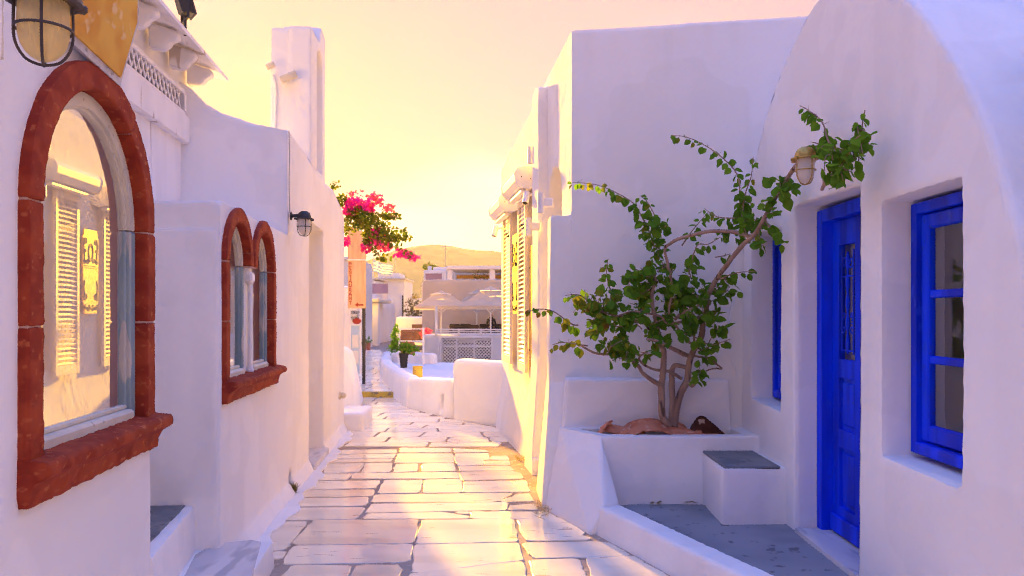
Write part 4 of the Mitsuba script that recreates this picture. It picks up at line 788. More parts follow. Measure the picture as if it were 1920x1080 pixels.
# ------------------------------------------------------------------ shutters, boxes, cameras, sconces, sign on the sunlit facade
mat('shutter_paint', two(principled(blotchy((.80, .70, .52), (.74, .62, .43), 5, stretch=(1, 1, .2)), .5)))
mat('box_white', two(principled((.74, .70, .66), .4)))
def shutter(y0, y1, z0, z1, label, n0=.05):
    k = thing('louvred_shutter', label, 'shutter')
    w, t = .055, .035
    add(f'{k}__frame', cat([FC.box(y0, y0 + w, n0, n0 + t, z0, z1, .004), FC.box(y1 - w, y1, n0, n0 + t, z0, z1, .004), FC.box(y0 + w, y1 - w, n0, n0 + t - .002, z1 - .07, z1, .004), FC.box(y0 + w, y1 - w, n0, n0 + t - .002, z0, z0 + .10, .004)]), 'shutter_paint')
    N = 34; hs = (z1 - .07 - z0 - .10) / N
    for q in range(N):
        zc = z0 + .10 + (q + .5) * hs
        sl = moved(cbox(y0 + w, y1 - w, -.020, .020, -.004, .004, .002), trimesh.transformations.translation_matrix([0, n0 + .018, zc]) @ rot(-48, [1, 0, 0]))
        add(f'{k}__slat', FC.put(sl), 'shutter_paint')
    add(f'{k}__hinge', cat([FC.box(y1 - .02, y1 + .03, .0, n0 + .02, z, z + .05, .004) for z in (z0 + .25, z1 - .3)]), 'dark_bronze')
    return k
shutter(8.90, 9.42, .94, 2.90, 'louvred shutter nearer the camera, beside the flat notched board')
shutter(10.02, 10.68, .97, 2.92, 'louvred shutter at the far end of the sunlit facade, beyond the hanging sign')
for y0, y1, z, lab in ((8.62, 9.62, 3.07, 'rounded white awning box above the nearer louvred shutter'), (9.88, 10.86, 2.975, 'rounded white awning box above the far louvred shutter')):
    k = thing('awning_box', lab, 'awning box')
    pr = [(.0, z - .06), (.03, z - .10), (.10, z - .125), (.19, z - .10), (.235, z - .04), (.245, z + .03), (.21, z + .085), (.14, z + .105), (.0, z + .105)]
    pr = Polygon(pr).buffer(.02).buffer(-.02)
    Mx = np.zeros((3, 4)); Mx[:, 0] = FC.n; Mx[:, 1] = [0, 0, 1]; Mx[:, 2] = FC.e; Mx[:, 3] = FC.P(y0, 0, 0)
    add(f'{k}__casing', tm(cross(pr).extrude(y1 - y0).transform(Mx)), 'box_white', 35)
    for yy in (y0 - .012, y1):
        Mx2 = Mx.copy(); Mx2[:, 3] = FC.P(yy, 0, 0); add(f'{k}__end_cap', tm(cross(pr.buffer(.008)).extrude(.012).transform(Mx2)), 'box_white', 35)
    add(f'{k}__valance_bar', cat([FC.box(y0 + .03, y1 - .03, .10, .17, z - .165, z - .125, .01)]), 'box_white')
    add(f'{k}__screw', cat([FC.put(moved(lathe([(0, 0), (.007, 0), (.005, .004), (0, .005)], 8), trimesh.transformations.translation_matrix([y0 - .012, n, z + d]) @ rot(90, [0, 0, 1]) @ rot(-90, [1, 0, 0]))) for n, d in ((.07, -.02), (.17, .0))]), 'dark_bronze')
def camera_thing(y, n, z, lab, pitch):
    k = thing('security_camera', lab, 'camera'); o = FC.P(y, n, z)
    ax = -FC.e / np.linalg.norm(FC.e); d = ax * math.cos(pitch) + np.array([0, 0, -math.sin(pitch)]); d = d + FC.n * .25; d /= np.linalg.norm(d)
    s = np.cross([0, 0, 1], d); s /= np.linalg.norm(s); M = frame_of(s, np.cross(d, s), d, o)
    add(f'{k}__body', moved(lathe([(0, -.08), (.03, -.08), (.036, -.07), (.036, .07), (.033, .075), (.030, .06), (0, .06)], 24), M), 'box_white', 40)
    add(f'{k}__lens', moved(lathe([(0, .062), (.028, .062), (.028, .066), (.012, .070), (0, .074)], 20), M), 'black_metal', 40)
    add(f'{k}__mount', cat([tube([o - d * .04, FC.P(y + .06, n * .5, z + .05), FC.P(y + .07, .005, z + .06)], .014, 8), FC.put(moved(lathe([(0, 0), (.04, 0), (.035, .02), (0, .022)], 18), trimesh.transformations.translation_matrix([y + .07, 0, z + .06]) @ rot(-90, [1, 0, 0])))]), 'box_white', 40)
camera_thing(8.55, .13, 2.83, 'white security camera under the nearer awning box, angled steeply down', 1.05)
camera_thing(11.2, .12, 2.75, 'white security camera at the far corner of the sunlit facade, pointing down', 1.35)
for y, n, z, lab in ((8.45, .10, 3.27, 'white tube wall light above the nearer awning box, beside the pilaster'), (7.98, .20, 2.46, 'white tube wall light on the pilaster below the awning boxes'), (7.12, .24, 2.58, 'white tube wall light at the near corner of the facade beside the arched doorway')):
    k = thing('tube_wall_light', lab, 'wall light'); o = FC.P(y, n, z)
    add(f'{k}__tube', shifted(lathe([(.020, -.085), (.027, -.09), (.029, -.085), (.029, .085), (.027, .09), (.020, .085), (.018, .05), (0, .05)], 24), o), 'box_white', 40)
    add(f'{k}__tube_end', shifted(lathe([(0, -.08), (.021, -.08), (.021, -.076), (0, -.076)], 20), o), 'soft_white', 40)
    add(f'{k}__mount', FC.box(y - .018, y + .018, n - .11, n - .02, z - .035, z + .045, .008), 'box_white')
# boards with scroll work
mat('gold_board', two(principled(blotchy((.66, .42, .08), (.58, .33, .05), 4, c=(.50, .26, .04), cf=12), .5)))
mat('dark_line', two(principled((.05, .03, .015), .6)))
bs = thing('hanging_sign', 'ornate yellow board with dark scrolls between the two louvred shutters', 'sign')
y0, y1, z0, z1 = 9.53, 9.90, 1.60, 2.56
out_ = Polygon([(y0 + .03, z1), (y1 - .03, z1), (y1 - .02, z1 - .05), (y1, z1 - .09), (y1, z0 + .13), (y1 - .035, z0 + .08), (y1 - .035, z0), (y0 + .035, z0), (y0 + .035, z0 + .08), (y0, z0 + .13), (y0, z1 - .09), (y0 + .02, z1 - .05)])
add(f'{bs}__board', tm(FC.prism(out_, .055, .072)), 'gold_board')
put = lambda q: np.array([FC.P(a, .074, b) for a, b in q]); cx = (y0 + y1) / 2; li = []
t = np.linspace(0, 2 * np.pi, 25)
for r in (.045, .058): li.append(tube(put(np.column_stack([cx + r * np.cos(t), 2.30 + r * 1.75 * np.sin(t)])), .004, 5, False))
for s in (-1, 1):
    for c, r, tn, a0, sg in (((cx + s * .075, 2.20), .035, 1.2, 0, s), ((cx + s * .14, 2.19), .03, 1.2, 3, -s), ((cx + s * .13, 2.42), .04, 1.1, 1.5, s), ((cx + s * .14, 2.32), .025, 1, 0, s), ((cx + s * .13, 1.80), .04, 1.1, -1.5, -s), ((cx + s * .06, 1.66), .04, 1.2, 1.2, s), ((cx + s * .13, 1.67), .035, 1.2, 1.0, -s)):
        li.append(tube(put(scroll(c, r, tn, a0, sg)), .004, 5))
    li.append(tube(put(smooth_line([(cx + s * .155, 2.46), (cx + s * .165, 2.36), (cx + s * .15, 2.26), (cx + s * .16, 2.17)], 4)), .004, 5)); li.append(tube(put(smooth_line([(cx + s * .15, 1.98), (cx + s * .165, 1.9), (cx + s * .155, 1.82), (cx + s * .165, 1.75)], 4)), .004, 5))
li.append(tube(put([(y0 + .03, 2.145), (y1 - .03, 2.145)]), .004, 5)); li.append(tube(put([(y0 + .03, 2.12), (y1 - .03, 2.12)]), .003, 5)); li.append(FC.box(cx - .05, cx + .05, .07, .08, 1.655, 1.68, .003))
add(f'{bs}__scrolls', cat(li), 'dark_line')
add(f'{bs}__spacer', cat([FC.box(a - .012, a + .012, 0, .056, z, z + .03, .003) for a in (y0 + .06, y1 - .06) for z in (z0 + .15, z1 - .16)]), 'dark_bronze')
fb = thing('flat_board', 'plain notched yellow board on the sunlit facade beside the pilaster', 'board')
add(f'{fb}__panel', tm(FC.prism(Polygon([(8.49, 1.02), (8.80, 1.02), (8.80, 1.10), (8.835, 1.16), (8.835, 2.14), (8.80, 2.2), (8.80, 2.34), (8.49, 2.34)]), .03, .05)), 'gold_board')
add(f'{fb}__screw', cat([FC.box(a - .01, a + .01, .048, .056, z - .01, z + .01, .003) for a in (8.54, 8.77) for z in (1.2, 2.1)]), 'dark_bronze')

# ------------------------------------------------------------------ the green tree in the planter
def leaf_bsdf(name, a, b, c=None): mat(name, {'type': 'principledthin', 'base_color': blotchy(a, b, 9, c=c, cf=14, clo=.66, chi=.7), 'roughness': .42, 'diff_trans': .95, 'spec_trans': .0, 'eta': 1.45})
leaf_bsdf('leaf_green', (.12, .27, .018), (.15, .30, .024))
leaf_bsdf('leaf_deep', (.09, .21, .018), (.11, .24, .022))
leaf_bsdf('leaf_olive', (.17, .21, .02), (.22, .23, .02), c=(.20, .10, .02))
mat('bark', two(bumped(principled(blotchy((.24, .15, .11), (.34, .23, .165), 14, stretch=(1, 1, .3), c=(.10, .06, .045), cf=25), .85, spec=.2), lambda p, n, uv: .004 * fbm(p.x * 70, p.y * 70, p.z * 25))))
LEAF = np.array([(0, 0, 0), (.30, .22, .05), (.38, .48, .07), (.22, .80, .03), (0, 1.0, -.10), (-.22, .80, .03), (-.38, .48, .07), (-.30, .22, .05), (0, .35, -.03), (0, .70, -.05)])
LEAFF = np.array([[0, 1, 8], [1, 2, 8], [2, 9, 8], [2, 3, 9], [3, 4, 9], [4, 5, 9], [5, 6, 9], [6, 8, 9], [6, 7, 8], [7, 0, 8]])
def leaf(o, d, up, L):
    """One heart-shaped leaf from its stalk end o along d, its face towards up."""
    d = d / np.linalg.norm(d); s = np.cross(d, up); s /= np.linalg.norm(s) + 1e-9; u = np.cross(s, d)
    return o + L * (LEAF[:, :1] * s + LEAF[:, 1:2] * d + LEAF[:, 2:] * u)
tree = thing('bougainvillea_tree', 'small green-leaved climbing tree with twisted stems growing in the white planter', 'tree')
lr = np.random.default_rng(11)
for r0, r1, pts in BRANCHES:
    p = smooth_line(pts, 4); rr = np.linspace(r0, r1, len(p)) * (1 + .12 * (nnoise(p * 14, 3) - .5) * 2)
    p = p + .008 * (np.stack([nnoise(p * 9, q) for q in (5, 6, 7)], -1) - .5)
    add(f'{tree}__branch', tube(p, rr, 9), 'bark', 50)
leaves = []                              # (vertices, size, material)
def leafmat(x):
    warm = np.clip((0.95 - x[0]) / .6, 0, 1) * .55 + .05
    q = lr.random(); return 'leaf_olive' if q < warm else ('leaf_green' if q < warm + .5 * (1 - warm) else 'leaf_deep')
twigs = []
for s in SHOOTS:
    p = smooth_line(s, 6); d = np.linalg.norm(np.diff(p, axis=0), axis=1).cumsum(); Ln = d[-1]
    twigs.append(tube(p, np.linspace(.0065, .0025, len(p)), 6))
    t = 0.05; side = 1
    while t < Ln:
        k = min(np.searchsorted(d, t), len(p) - 2); o = p[k + 1]; tg = p[k + 1] - p[k]; tg /= np.linalg.norm(tg)
        size = .085 * (1 - .45 * (t / Ln)) * lr.uniform(.75, 1.2)
        for q in range(2 if lr.random() < .6 else 1):
            side = -side; v = np.array([0, 0, -1.0]) * lr.uniform(.5, 1.3) + tg * lr.uniform(.1, .6) + side * np.cross(tg, [0, -1, 0]) * .5 + lr.normal(0, .3, 3)
            leaves.append((leaf(o + v * .012, v, np.array([0, -1, .5]) + lr.normal(0, .45, 3), size), size, leafmat(o)))
        t += lr.uniform(.028, .05)
    for q in range(int(Ln / .14)):                                   # thorns and bare twiglets
        k = lr.integers(1, len(p) - 1); v = lr.normal(0, 1, 3) + np.array([0, 0, 1.2]); v /= np.linalg.norm(v); twigs.append(tube([p[k], p[k] + v * lr.uniform(.02, .05)], [.002, .0006], 4))
bp_ = np.vstack([smooth_line(b[2], 4) for b in BRANCHES] + [smooth_line(s, 4) for s in SHOOTS])
for c, r, n in CLUMPS:
    c, r = np.array(c), np.array(r)
    hub = bp_[np.argmin(np.linalg.norm(bp_ - c, axis=1))]
    for k in range(max(2, int(n / (4.4 if c[0] < 1.05 else 4.8)))):                                   # a spray of twigs, leaves along each
        e = c + r * (lambda v: v / np.linalg.norm(v) * lr.random() ** .33)(lr.normal(0, 1, 3)) * .95
        st = bp_[np.argmin(np.linalg.norm(bp_ - e, axis=1))] if lr.random() < .7 else c + r * lr.normal(0, .25, 3)
        if np.linalg.norm(e - st) > .4: st = e + (st - e) * .4 / np.linalg.norm(e - st)
        mid = (st + e) / 2 + lr.normal(0, .03, 3); q = smooth_line([st, mid, e], 4); twigs.append(tube(q, np.linspace(.005, .002, len(q)), 5))
        for t in np.linspace(.25, 1, 7):
            o = q[int(t * (len(q) - 1))] + lr.normal(0, .02, 3)
            v = lr.normal(0, .7, 3) + np.array([0, -.15, -.45]) + (e - c) / (np.abs(r).mean() + .05) * .5
            size = (lr.uniform(.04, .075) if lr.random() < .6 else lr.uniform(.075, .115)) * (.78 if c[1] < 5.2 else 1.0); leaves.append((leaf(o, v, np.array([0, -.7, .8]) + lr.normal(0, .55, 3), size), size, leafmat(o)))
add(f'{tree}__twig', cat(twigs), 'bark', 50)
leaves.sort(key=lambda x: -x[1])
for v, s, m in leaves[:290]: add(f'{tree}__leaf', trimesh.Trimesh(v, LEAFF, process=False), m, True)
for m in ('leaf_green', 'leaf_deep', 'leaf_olive'):
    q = [trimesh.Trimesh(v, LEAFF, process=False) for v, s, mm in leaves[290:] if mm == m]
    labels[add(f'{tree}__foliage', cat(q), m, True)] = {'kind': 'stuff'}

# ------------------------------------------------------------------ terracotta, stone and litter in the planter
mat('terracotta', two(bumped(principled(blotchy((.42, .13, .06), (.50, .20, .11), 9, c=(.55, .32, .24), cf=22, clo=.6, chi=.72), .75, spec=.25), lambda p, n, uv: .0012 * fbm(p.x * 60, p.y * 60, p.z * 60))))
def shard(c, r, span, length, thick, M, label, jag=.02, seed=0):
    """A piece of curved tile or pot: an arc swept along its length, with a broken edge."""
    g = np.random.default_rng(seed); a = np.radians(np.linspace(-span / 2, span / 2, 13)); n = 7; V = []
    for rad in (r, r - thick):
        for q in range(n):
            l = (q / (n - 1) - .5) * length + (g.normal(0, jag, 13) if q in (0, n - 1) else 0); V.append(np.column_stack([rad * np.sin(a), l + 0 * a, rad * np.cos(a) - r]))
    V = np.vstack(V); F = []
    idx = lambda s, q, k: s * n * 13 + q * 13 + k
    for q in range(n - 1):
        for k in range(12):
            F += [(idx(0, q, k), idx(0, q, k + 1), idx(0, q + 1, k + 1)), (idx(0, q, k), idx(0, q + 1, k + 1), idx(0, q + 1, k)), (idx(1, q, k), idx(1, q + 1, k + 1), idx(1, q, k + 1)), (idx(1, q, k), idx(1, q + 1, k), idx(1, q + 1, k + 1))]
    for k in range(12):
        for q in (0, n - 1): F += [(idx(0, q, k), idx(1, q, k), idx(1, q, k + 1)), (idx(0, q, k), idx(1, q, k + 1), idx(0, q, k + 1))]
    for q in range(n - 1):
        for k in (0, 12): F += [(idx(0, q, k), idx(0, q + 1, k), idx(1, q + 1, k)), (idx(0, q, k), idx(1, q + 1, k), idx(1, q, k))]
    m = moved(trimesh.Trimesh(V, F, process=False), trimesh.transformations.translation_matrix(c) @ M)
    whole('terracotta_shard', m, 'terracotta', label, 'shard', 50)
R = rot
shard((1.145, 6.50, .705), .30, 112, .26, .016, R(14, [1, 0, 0]) @ R(4, [0, 1, 0]), 'largest curved terracotta shard, at the planter rim in front of the stems', .012, 1)
shard((.93, 6.55, .672), .12, 110, .30, .014, R(70, [0, 0, 1]) @ R(8, [1, 0, 0]), 'curved roof tile piece between the upright shard and the largest shard', .015, 2)
shard((.735, 6.56, .655), .30, 35, .13, .016, R(-52, [0, 1, 0]) @ R(20, [0, 0, 1]), 'small terracotta shard standing upright at the left end of the planter', .02, 3)
shard((1.30, 6.62, .70), .14, 80, .22, .015, R(-60, [0, 0, 1]) @ R(12, [0, 1, 0]), 'terracotta shard tilted behind the foot of the stems', .015, 4)
shard((1.405, 6.52, .665), .13, 105, .28, .015, R(80, [0, 0, 1]) @ R(5, [1, 0, 0]), 'curved roof tile piece right of the largest shard, in front of the dark rock', .015, 5)
shard((1.60, 6.47, .630), .25, 40, .22, .014, R(60, [0, 0, 1]), 'flat terracotta fragment at the right, in front of the dark rock', .02, 6)
shard((.86, 6.47, .628), .20, 38, .10, .014, R(25, [0, 0, 1]) @ R(-14, [0, 1, 0]), 'small terracotta chip at the rim, left of the largest shard', .012, 7)
mat('lava_rock', two(bumped({'type': 'diffuse', 'reflectance': blotchy((.060, .022, .014), (.095, .035, .022), 14, c=(.42, .30, .20), cf=11, clo=.72, chi=.75)}, rock_bump)))
rk = H_([(1.42, 6.50, .58), (1.47, 6.50, .70), (1.535, 6.55, .765), (1.57, 6.56, .765), (1.62, 6.53, .71), (1.70, 6.53, .645), (1.765, 6.55, .605), (1.76, 6.6, .58), (1.46, 6.68, .58), (1.52, 6.68, .70), (1.68, 6.68, .60), (1.44, 6.44, .58), (1.72, 6.46, .58)])
whole('lava_rock', soften(rk, .02, 2, .012, 9, 4, .004, 35), 'lava_rock', 'dark brown porous rock at the right end of the planter', 'rock', 50)
dl = np.random.default_rng(3)
for x, y, lab in ((1.38, 6.21, 'dry brown leaf litter on the terrace at the foot of the planter, nearest the step block'), (1.10, 6.23, 'thin dark leaf scrap at the foot of the planter, left of the other litter')):
    ms = [trimesh.Trimesh(leaf(np.array([x + dl.normal(0, .05), y + dl.normal(0, .012), .118 + .006 * q]), np.array([dl.normal(), dl.normal() * .4, .05]), np.array([0, .2, 1]) + dl.normal(0, .2, 3), dl.uniform(.03, .06)), LEAFF, process=False) for q in range(4)]
    whole('leaf_litter', cat(ms), 'dry_leaf', lab, 'litter', True)
whole('cable_loop', tube(smooth_line([(1.93, 6.735, 1.78), (1.87, 6.735, 1.72), (1.83, 6.74, 1.5), (1.83, 6.735, 1.30), (1.87, 6.73, 1.15), (1.90, 6.725, 1.06)], 5), .008, 6), 'plaster', 'painted-over cable curving down the wall at the right end of the planter', 'cable', 40)

# ------------------------------------------------------------------ upper street: signs and shops on the left
mat('sign_wood', two(principled(blotchy((.60, .40, .27), (.52, .33, .21), 3, stretch=(6, 1, .7)), .65)))
mat('sign_red', two(principled((.30, .022, .012), .6)))
mat('sky_blue_paint', two(principled((.42, .55, .72), .6)))
mat('board_orange', two(principled(blotchy((.36, .15, .05), (.26, .10, .03), 5, stretch=(1, 1, 8), c=(.14, .06, .03), cf=14, clo=.6, chi=.66), .7)))
mat('chalk_black', two(principled((.02, .02, .022), .7)))
mat('tan_plaster', two({'type': 'diffuse', 'reflectance': blotchy((.72, .57, .41), (.67, .52, .36), .8)}))
mat('canvas', {'type': 'principledthin', 'base_color': blotchy((.82, .70, .54), (.77, .65, .49), 1.2), 'roughness': .8, 'diff_trans': 1.2})
mat('wicker', two({'type': 'diffuse', 'reflectance': blotchy((.055, .040, .032), (.09, .065, .05), 20)}))
rs = thing('restaurant_sign', 'tall peach wooden board reading RESTAURANT in red with an arrow to the left', 'sign')
YB = 17.0
add(f'{rs}__board', cbox(-3.49, -3.105, YB, YB + .03, 1.71, 2.725, .006), 'sign_wood')
add(f'{rs}__top_rail', cbox(-3.50, -3.095, YB - .012, YB + .03, 2.727, 2.755, .005), 'white_paint')
lt = []
for k, ch in enumerate('RESTAURANT'):
    t = text_mesh(ch, .074, .004, True); t.apply_translation([-t.bounds[:, 0].mean(), 0, 0]); t.apply_transform(rot(90, [1, 0, 0])); t.apply_translation([-3.435, YB - .001, 2.625 - k * .0925]); lt.append(t)
add(f'{rs}__lettering', cat(lt), 'sign_red')
ar = Polygon([(-3.345, 1.785), (-3.27, 1.735), (-3.275, 1.77), (-3.155, 1.768), (-3.155, 1.802), (-3.275, 1.80), (-3.27, 1.835)])
add(f'{rs}__arrow', moved(trimesh.creation.extrude_polygon(ar, .004, engine='earcut'), frame_of([1, 0, 0], [0, 0, 1], [0, -1, 0], [0, YB - .001, 0])), 'sign_red')
bb = thing('blank_board', 'blank peach wooden board with a broken upper corner above the red lettered sign', 'board')
pb = Polygon([(-3.49, 2.76), (-3.105, 2.76), (-3.105, 3.28), (-3.19, 3.30), (-3.19, 3.42), (-3.30, 3.43), (-3.49, 3.47)])
add(f'{bb}__panel', moved(trimesh.creation.extrude_polygon(pb, .025, engine='earcut'), frame_of([1, 0, 0], [0, 0, 1], [0, -1, 0], [0, YB + .03, 0])), 'sign_wood')
spl = [trimesh.creation.extrude_polygon(Polygon([(-3.105, z), (-3.20, z - .05), (-3.105, z - .07)]), .006, engine='earcut') for z in (3.27, 3.19, 3.11)] + [trimesh.creation.extrude_polygon(Polygon([(-3.19, 3.41), (-3.29, 3.36), (-3.19, 3.35)]), .006, engine='earcut')]
add(f'{bb}__splinter', moved(cat(spl), frame_of([1, 0, 0], [0, 0, 1], [0, -1, 0], [0, YB + .004, 0])), 'sky_blue_paint')
whole('sign_post', tube([(-3.16, 17.06, .09), (-3.16, 17.06, 3.3)], .035, 10), 'black_metal', 'dark round post carrying the peach wooden boards', 'post', 40)
# leaning menu board
mb = thing('menu_board', 'white framed menu board leaning at the left edge of the upper street', 'menu board')
Mm = trimesh.transformations.translation_matrix([-3.37, 16.75, .1]) @ rot(-35, [0, 0, 1]) @ rot(14, [1, 0, 0])
add(f'{mb}__frame', cat([moved(cbox(a, b, -.02, .02, c, d, .005), Mm) for a, b, c, d in ((-.21, -.165, 0, .70), (.165, .21, 0, .70), (-.165, .165, 0, .05), (-.165, .165, .65, .70))]), 'cream_paint')
add(f'{mb}__sheet', moved(cbox(-.166, .166, -.012, .0, .04, .66, .003), Mm), 'soft_white')
g = np.random.default_rng(8); ln = []
for z in np.arange(.12, .60, .045):
    a = -.13
    while a < .12:
        b = a + g.uniform(.02, .06)
        if g.random() < .75: ln.append(moved(cbox(a, min(b, .135), -.0135, -.011, z, z + .016, .0005), Mm))
        a = b + .015
add(f'{mb}__print', cat(ln), 'steel')
# near shop with iron fanlight
gs = thing('blue_door_shop', 'small white shop with a pale blue glazed door behind the lettered sign', 'shop')
wl_ = cbox(-6.5, -3.75, 20.0, 24.5, -.2, 2.35, .04)
add(f'{gs}__wall', soften(m3.Manifold.hull_points(np.array([(-6.6, 20.0, -.2), (-3.78, 20.0, -.2), (-5.0, 25, -.2), (-8, 25, -.2), (-6.6, 20.0, 2.3), (-3.8, 20.0, 2.3), (-5.02, 25, 2.3), (-8, 25, 2.3)])), .25, 1, .01, 1.0, 40), 'plaster_far', 40)
add(f'{gs}__door_frame', cat([cbox(-4.06, -4.02, 19.95, 20.0, .1, 1.85, .004), cbox(-3.80, -3.76, 19.95, 20.0, .1, 1.85, .004), cbox(-4.02, -3.80, 19.95, 20.0, 1.30, 1.35, .004)]), 'white_paint')
add(f'{gs}__door', cbox(-4.02, -3.80, 19.97, 19.99, .1, 1.30, .003), 'sky_blue_paint')
for z in (.35, .75): add(f'{gs}__door_pane', cbox(-3.99, -3.83, 19.955, 19.972, z, z + .32, .003), 'soft_white')
add(f'{gs}__fanlight', cat([tube(np.column_stack([q[:, 0], 0 * q[:, 0] + 19.93, q[:, 1]]), .008, 5) for q in [scroll((-3.97 + s * .06, 1.62), .05, 1.3, a, sg) for s, a, sg in ((0, 0, 1), (1, 3, -1), (2, 0, 1))] + [scroll((-3.97 + s * .06, 1.48), .045, 1.3, a, sg) for s, a, sg in ((0, 3, -1), (1, 0, 1), (2, 3, -1))]]), 'black_metal')
os_ = thing('oval_sign', 'small red oval sign hanging in front of the white shop', 'sign')
t = np.linspace(0, 2 * np.pi, 30)[:-1]
add(f'{os_}__plate', moved(trimesh.creation.extrude_polygon(Polygon(np.column_stack([.105 * np.cos(t) * (1 + .05 * np.cos(4 * t)), .072 * np.sin(t)])), .02, engine='earcut'), frame_of([1, 0, 0], [0, 0, 1], [0, -1, 0], [-3.80, 19.6, 1.415])), 'sign_red')
add(f'{os_}__arm', tube([(-3.80, 19.61, 1.485), (-3.80, 19.61, 1.56), (-3.80, 20.0, 1.56)], .008, 6), 'black_metal')
bs_ = whole('blue_step', soften(plan([(-5.45, 26.6), (-5.02, 26.6), (-5.1, 27.4), (-5.5, 27.4)], -.1, .37), .08, 2, .004, 2, 41), 'sky_blue_paint', 'pale blue painted step beside the upper street, below the terracotta pots', 'step', 40)
b3 = thing('white_block', 'plain white two-storey block behind the lettered sign', 'building')
add(f'{b3}__wall', soften(m3.Manifold.cube([3.2, 3, 4.1]).translate([-9.55, 33.6, -.2]), .3, 1, .015, .8, 42), 'plaster_far', 40)
add(f'{b3}__parapet', cbox(-9.6, -6.3, 33.52, 33.8, 3.85, 3.98, .03), 'plaster_far')
def pot(c, r, h, label, m='terracotta', plant=None):
    k = thing('plant_pot', label, 'plant pot')
    add(f'{k}__pot', shifted(lathe([(0, 0), (r * .68, 0), (r * .95, h * .85), (r * 1.06, h * .86), (r * 1.06, h), (r * .92, h), (r * .88, h * .85), (0, h * .84)], 20), c), m, 40)
    if plant:
        n, sx, sz, mm = plant; g = np.random.default_rng(int(abs(c[0] * 100)))
        L = []; S = []
        for q in range(n):
            v = g.normal(0, 1, 3); v /= np.linalg.norm(v); o = np.array(c) + [0, 0, h + sz * .45] + v * np.array([sx, sx, sz * .5]) * g.random() ** .4
            L.append(trimesh.Trimesh(leaf(o, v + np.array([0, 0, -.3]), np.array([0, -.6, .8]) + g.normal(0, .4, 3), g.uniform(.05, .11)), LEAFF, process=False))
            if q % 8 == 0: S.append(tube([np.array(c) + [0, 0, h * .8], o], .006, 4))
        add(f'{k}__leaves', cat(L), mm, True); add(f'{k}__stem', cat(S), 'bark')
    return k
pot((-5.98, 32.4, .1), .10, .22, 'small terracotta pot in front, at the left edge of the upper street', plant=(30, .10, .25, 'leaf_olive'))
pot((-5.92, 33.0, .1), .10, .30, 'taller terracotta pot right behind the small pot on the upper street', plant=(30, .10, .22, 'leaf_green'))
ps_ = thing('porch_shop', 'low shop with a cream porch roof and square pillar farther up the street', 'shop')
add(f'{ps_}__wall', soften(m3.Manifold.cube([4.5, 6, 2.3]).translate([-11.2, 40.0, -.1]), .3, 1, .012, .8, 43), 'plaster_far', 40)
add(f'{ps_}__roof', cbox(-8.4, -6.25, 37.6, 41.5, 2.12, 2.30, .03), 'cream_paint')
add(f'{ps_}__pillar', cbox(-6.62, -6.30, 37.8, 38.1, 0, 2.12, .03), 'plaster_far')
add(f'{ps_}__pillar', cbox(-8.3, -8.05, 37.8, 38.1, 0, 2.12, .03), 'plaster_far')
add(f'{ps_}__door', cbox(-7.25, -6.72, 39.9, 40.05, .1, 2.0, .02), 'brown_door')
add(f'{ps_}__door_frame', cat([cbox(-7.05, -7.0, 39.85, 39.95, .1, 2.0, .006), cbox(-6.72, -6.66, 39.85, 40.0, .1, 2.05, .006)]), 'white_wood')
add(f'{ps_}__counter', cbox(-7.3, -6.95, 38.2, 38.8, 0, .95, .02), 'plaster_far')
pot((-7.02, 38.45, .95), .13, .16, 'bushy green plant in a bowl on the white counter of the porch shop', plant=(90, .30, .50, 'leaf_green'))
cb = thing('chalkboard', 'black standing chalkboard beside the pillar of the porch shop', 'chalkboard')
Mc = trimesh.transformations.translation_matrix([-6.92, 40.2 - 1.6, .1]) @ rot(-12, [1, 0, 0])
add(f'{cb}__panel', moved(cbox(-.19, .19, -.01, .01, .10, .72, .003), Mc), 'chalk_black')
add(f'{cb}__frame', cat([moved(cbox(a, b, -.02, .02, c, d, .004), Mc) for a, b, c, d in ((-.215, -.185, 0, .74), (.185, .215, 0, .74), (-.19, .19, .70, .74), (-.19, .19, .08, .11))]), 'black_metal')
# far houses
fh = thing('far_house', 'pale two-storey house with a cream cornice at the end of the upper street', 'house')
add(f'{fh}__wall', soften(m3.Manifold.cube([4.5, 6, 4.9]).translate([-13.9, 70, -.2]), .4, 1, .02, .6, 44), 'plaster_far', 40)
add(f'{fh}__cornice', cbox(-14.0, -9.3, 69.8, 76.1, 4.55, 4.72, .04), 'cream_paint')
add(f'{fh}__roof_block', cbox(-12.0, -10.0, 71.5, 75, 4.72, 5.2, .04), 'plaster_far')
add(f'{fh}__drainpipe', tube([(-9.55, 69.95, 0), (-9.55, 69.95, 3.2)], .06, 8), 'black_metal')
add(f'{fh}__dish', cat([moved(lathe([(0, 0), (.18, .03), (.32, .10), (.33, .10), (.18, .02), (0, -.01)], 20), trimesh.transformations.translation_matrix([-11.2, 71.3, 5.55]) @ rot(70, [1, 0, 0])), tube([(-11.2, 71.5, 5.1), (-11.2, 71.4, 5.55)], .03)]), 'cream_paint', 40)
ch = thing('bell_niche', 'white arched masonry niche standing against the far house', 'niche')
nb = Frame(0, 0, 1)
pn = lambda poly, y0, y1: cross(poly).extrude(y1 - y0).transform(np.array([[1, 0, 0, 0], [0, 0, -1, y1], [0, 1, 0, 0]], float))
add(f'{ch}__wall', soften(pn(arch_poly(-10.65, .36, 0, 2.6), 69.0, 69.6) - pn(arch_poly(-10.65, .2, 1.9, 2.35), 68.9, 69.2), .1, 1, .01, 2, 45), 'plaster_far', 40)
fw = thing('far_wall', 'lower white house wall right of the far house, with one dark window', 'building')
add(f'{fw}__wall', soften(m3.Manifold.cube([2.0, 6, 3.3]).translate([-9.75, 74, -.3]), .3, 1, .015, .6, 46), 'plaster_far', 40)
add(f'{fw}__window', cbox(-8.45, -8.15, 73.95, 74.02, .6, 1.3, .01), 'brown_door')
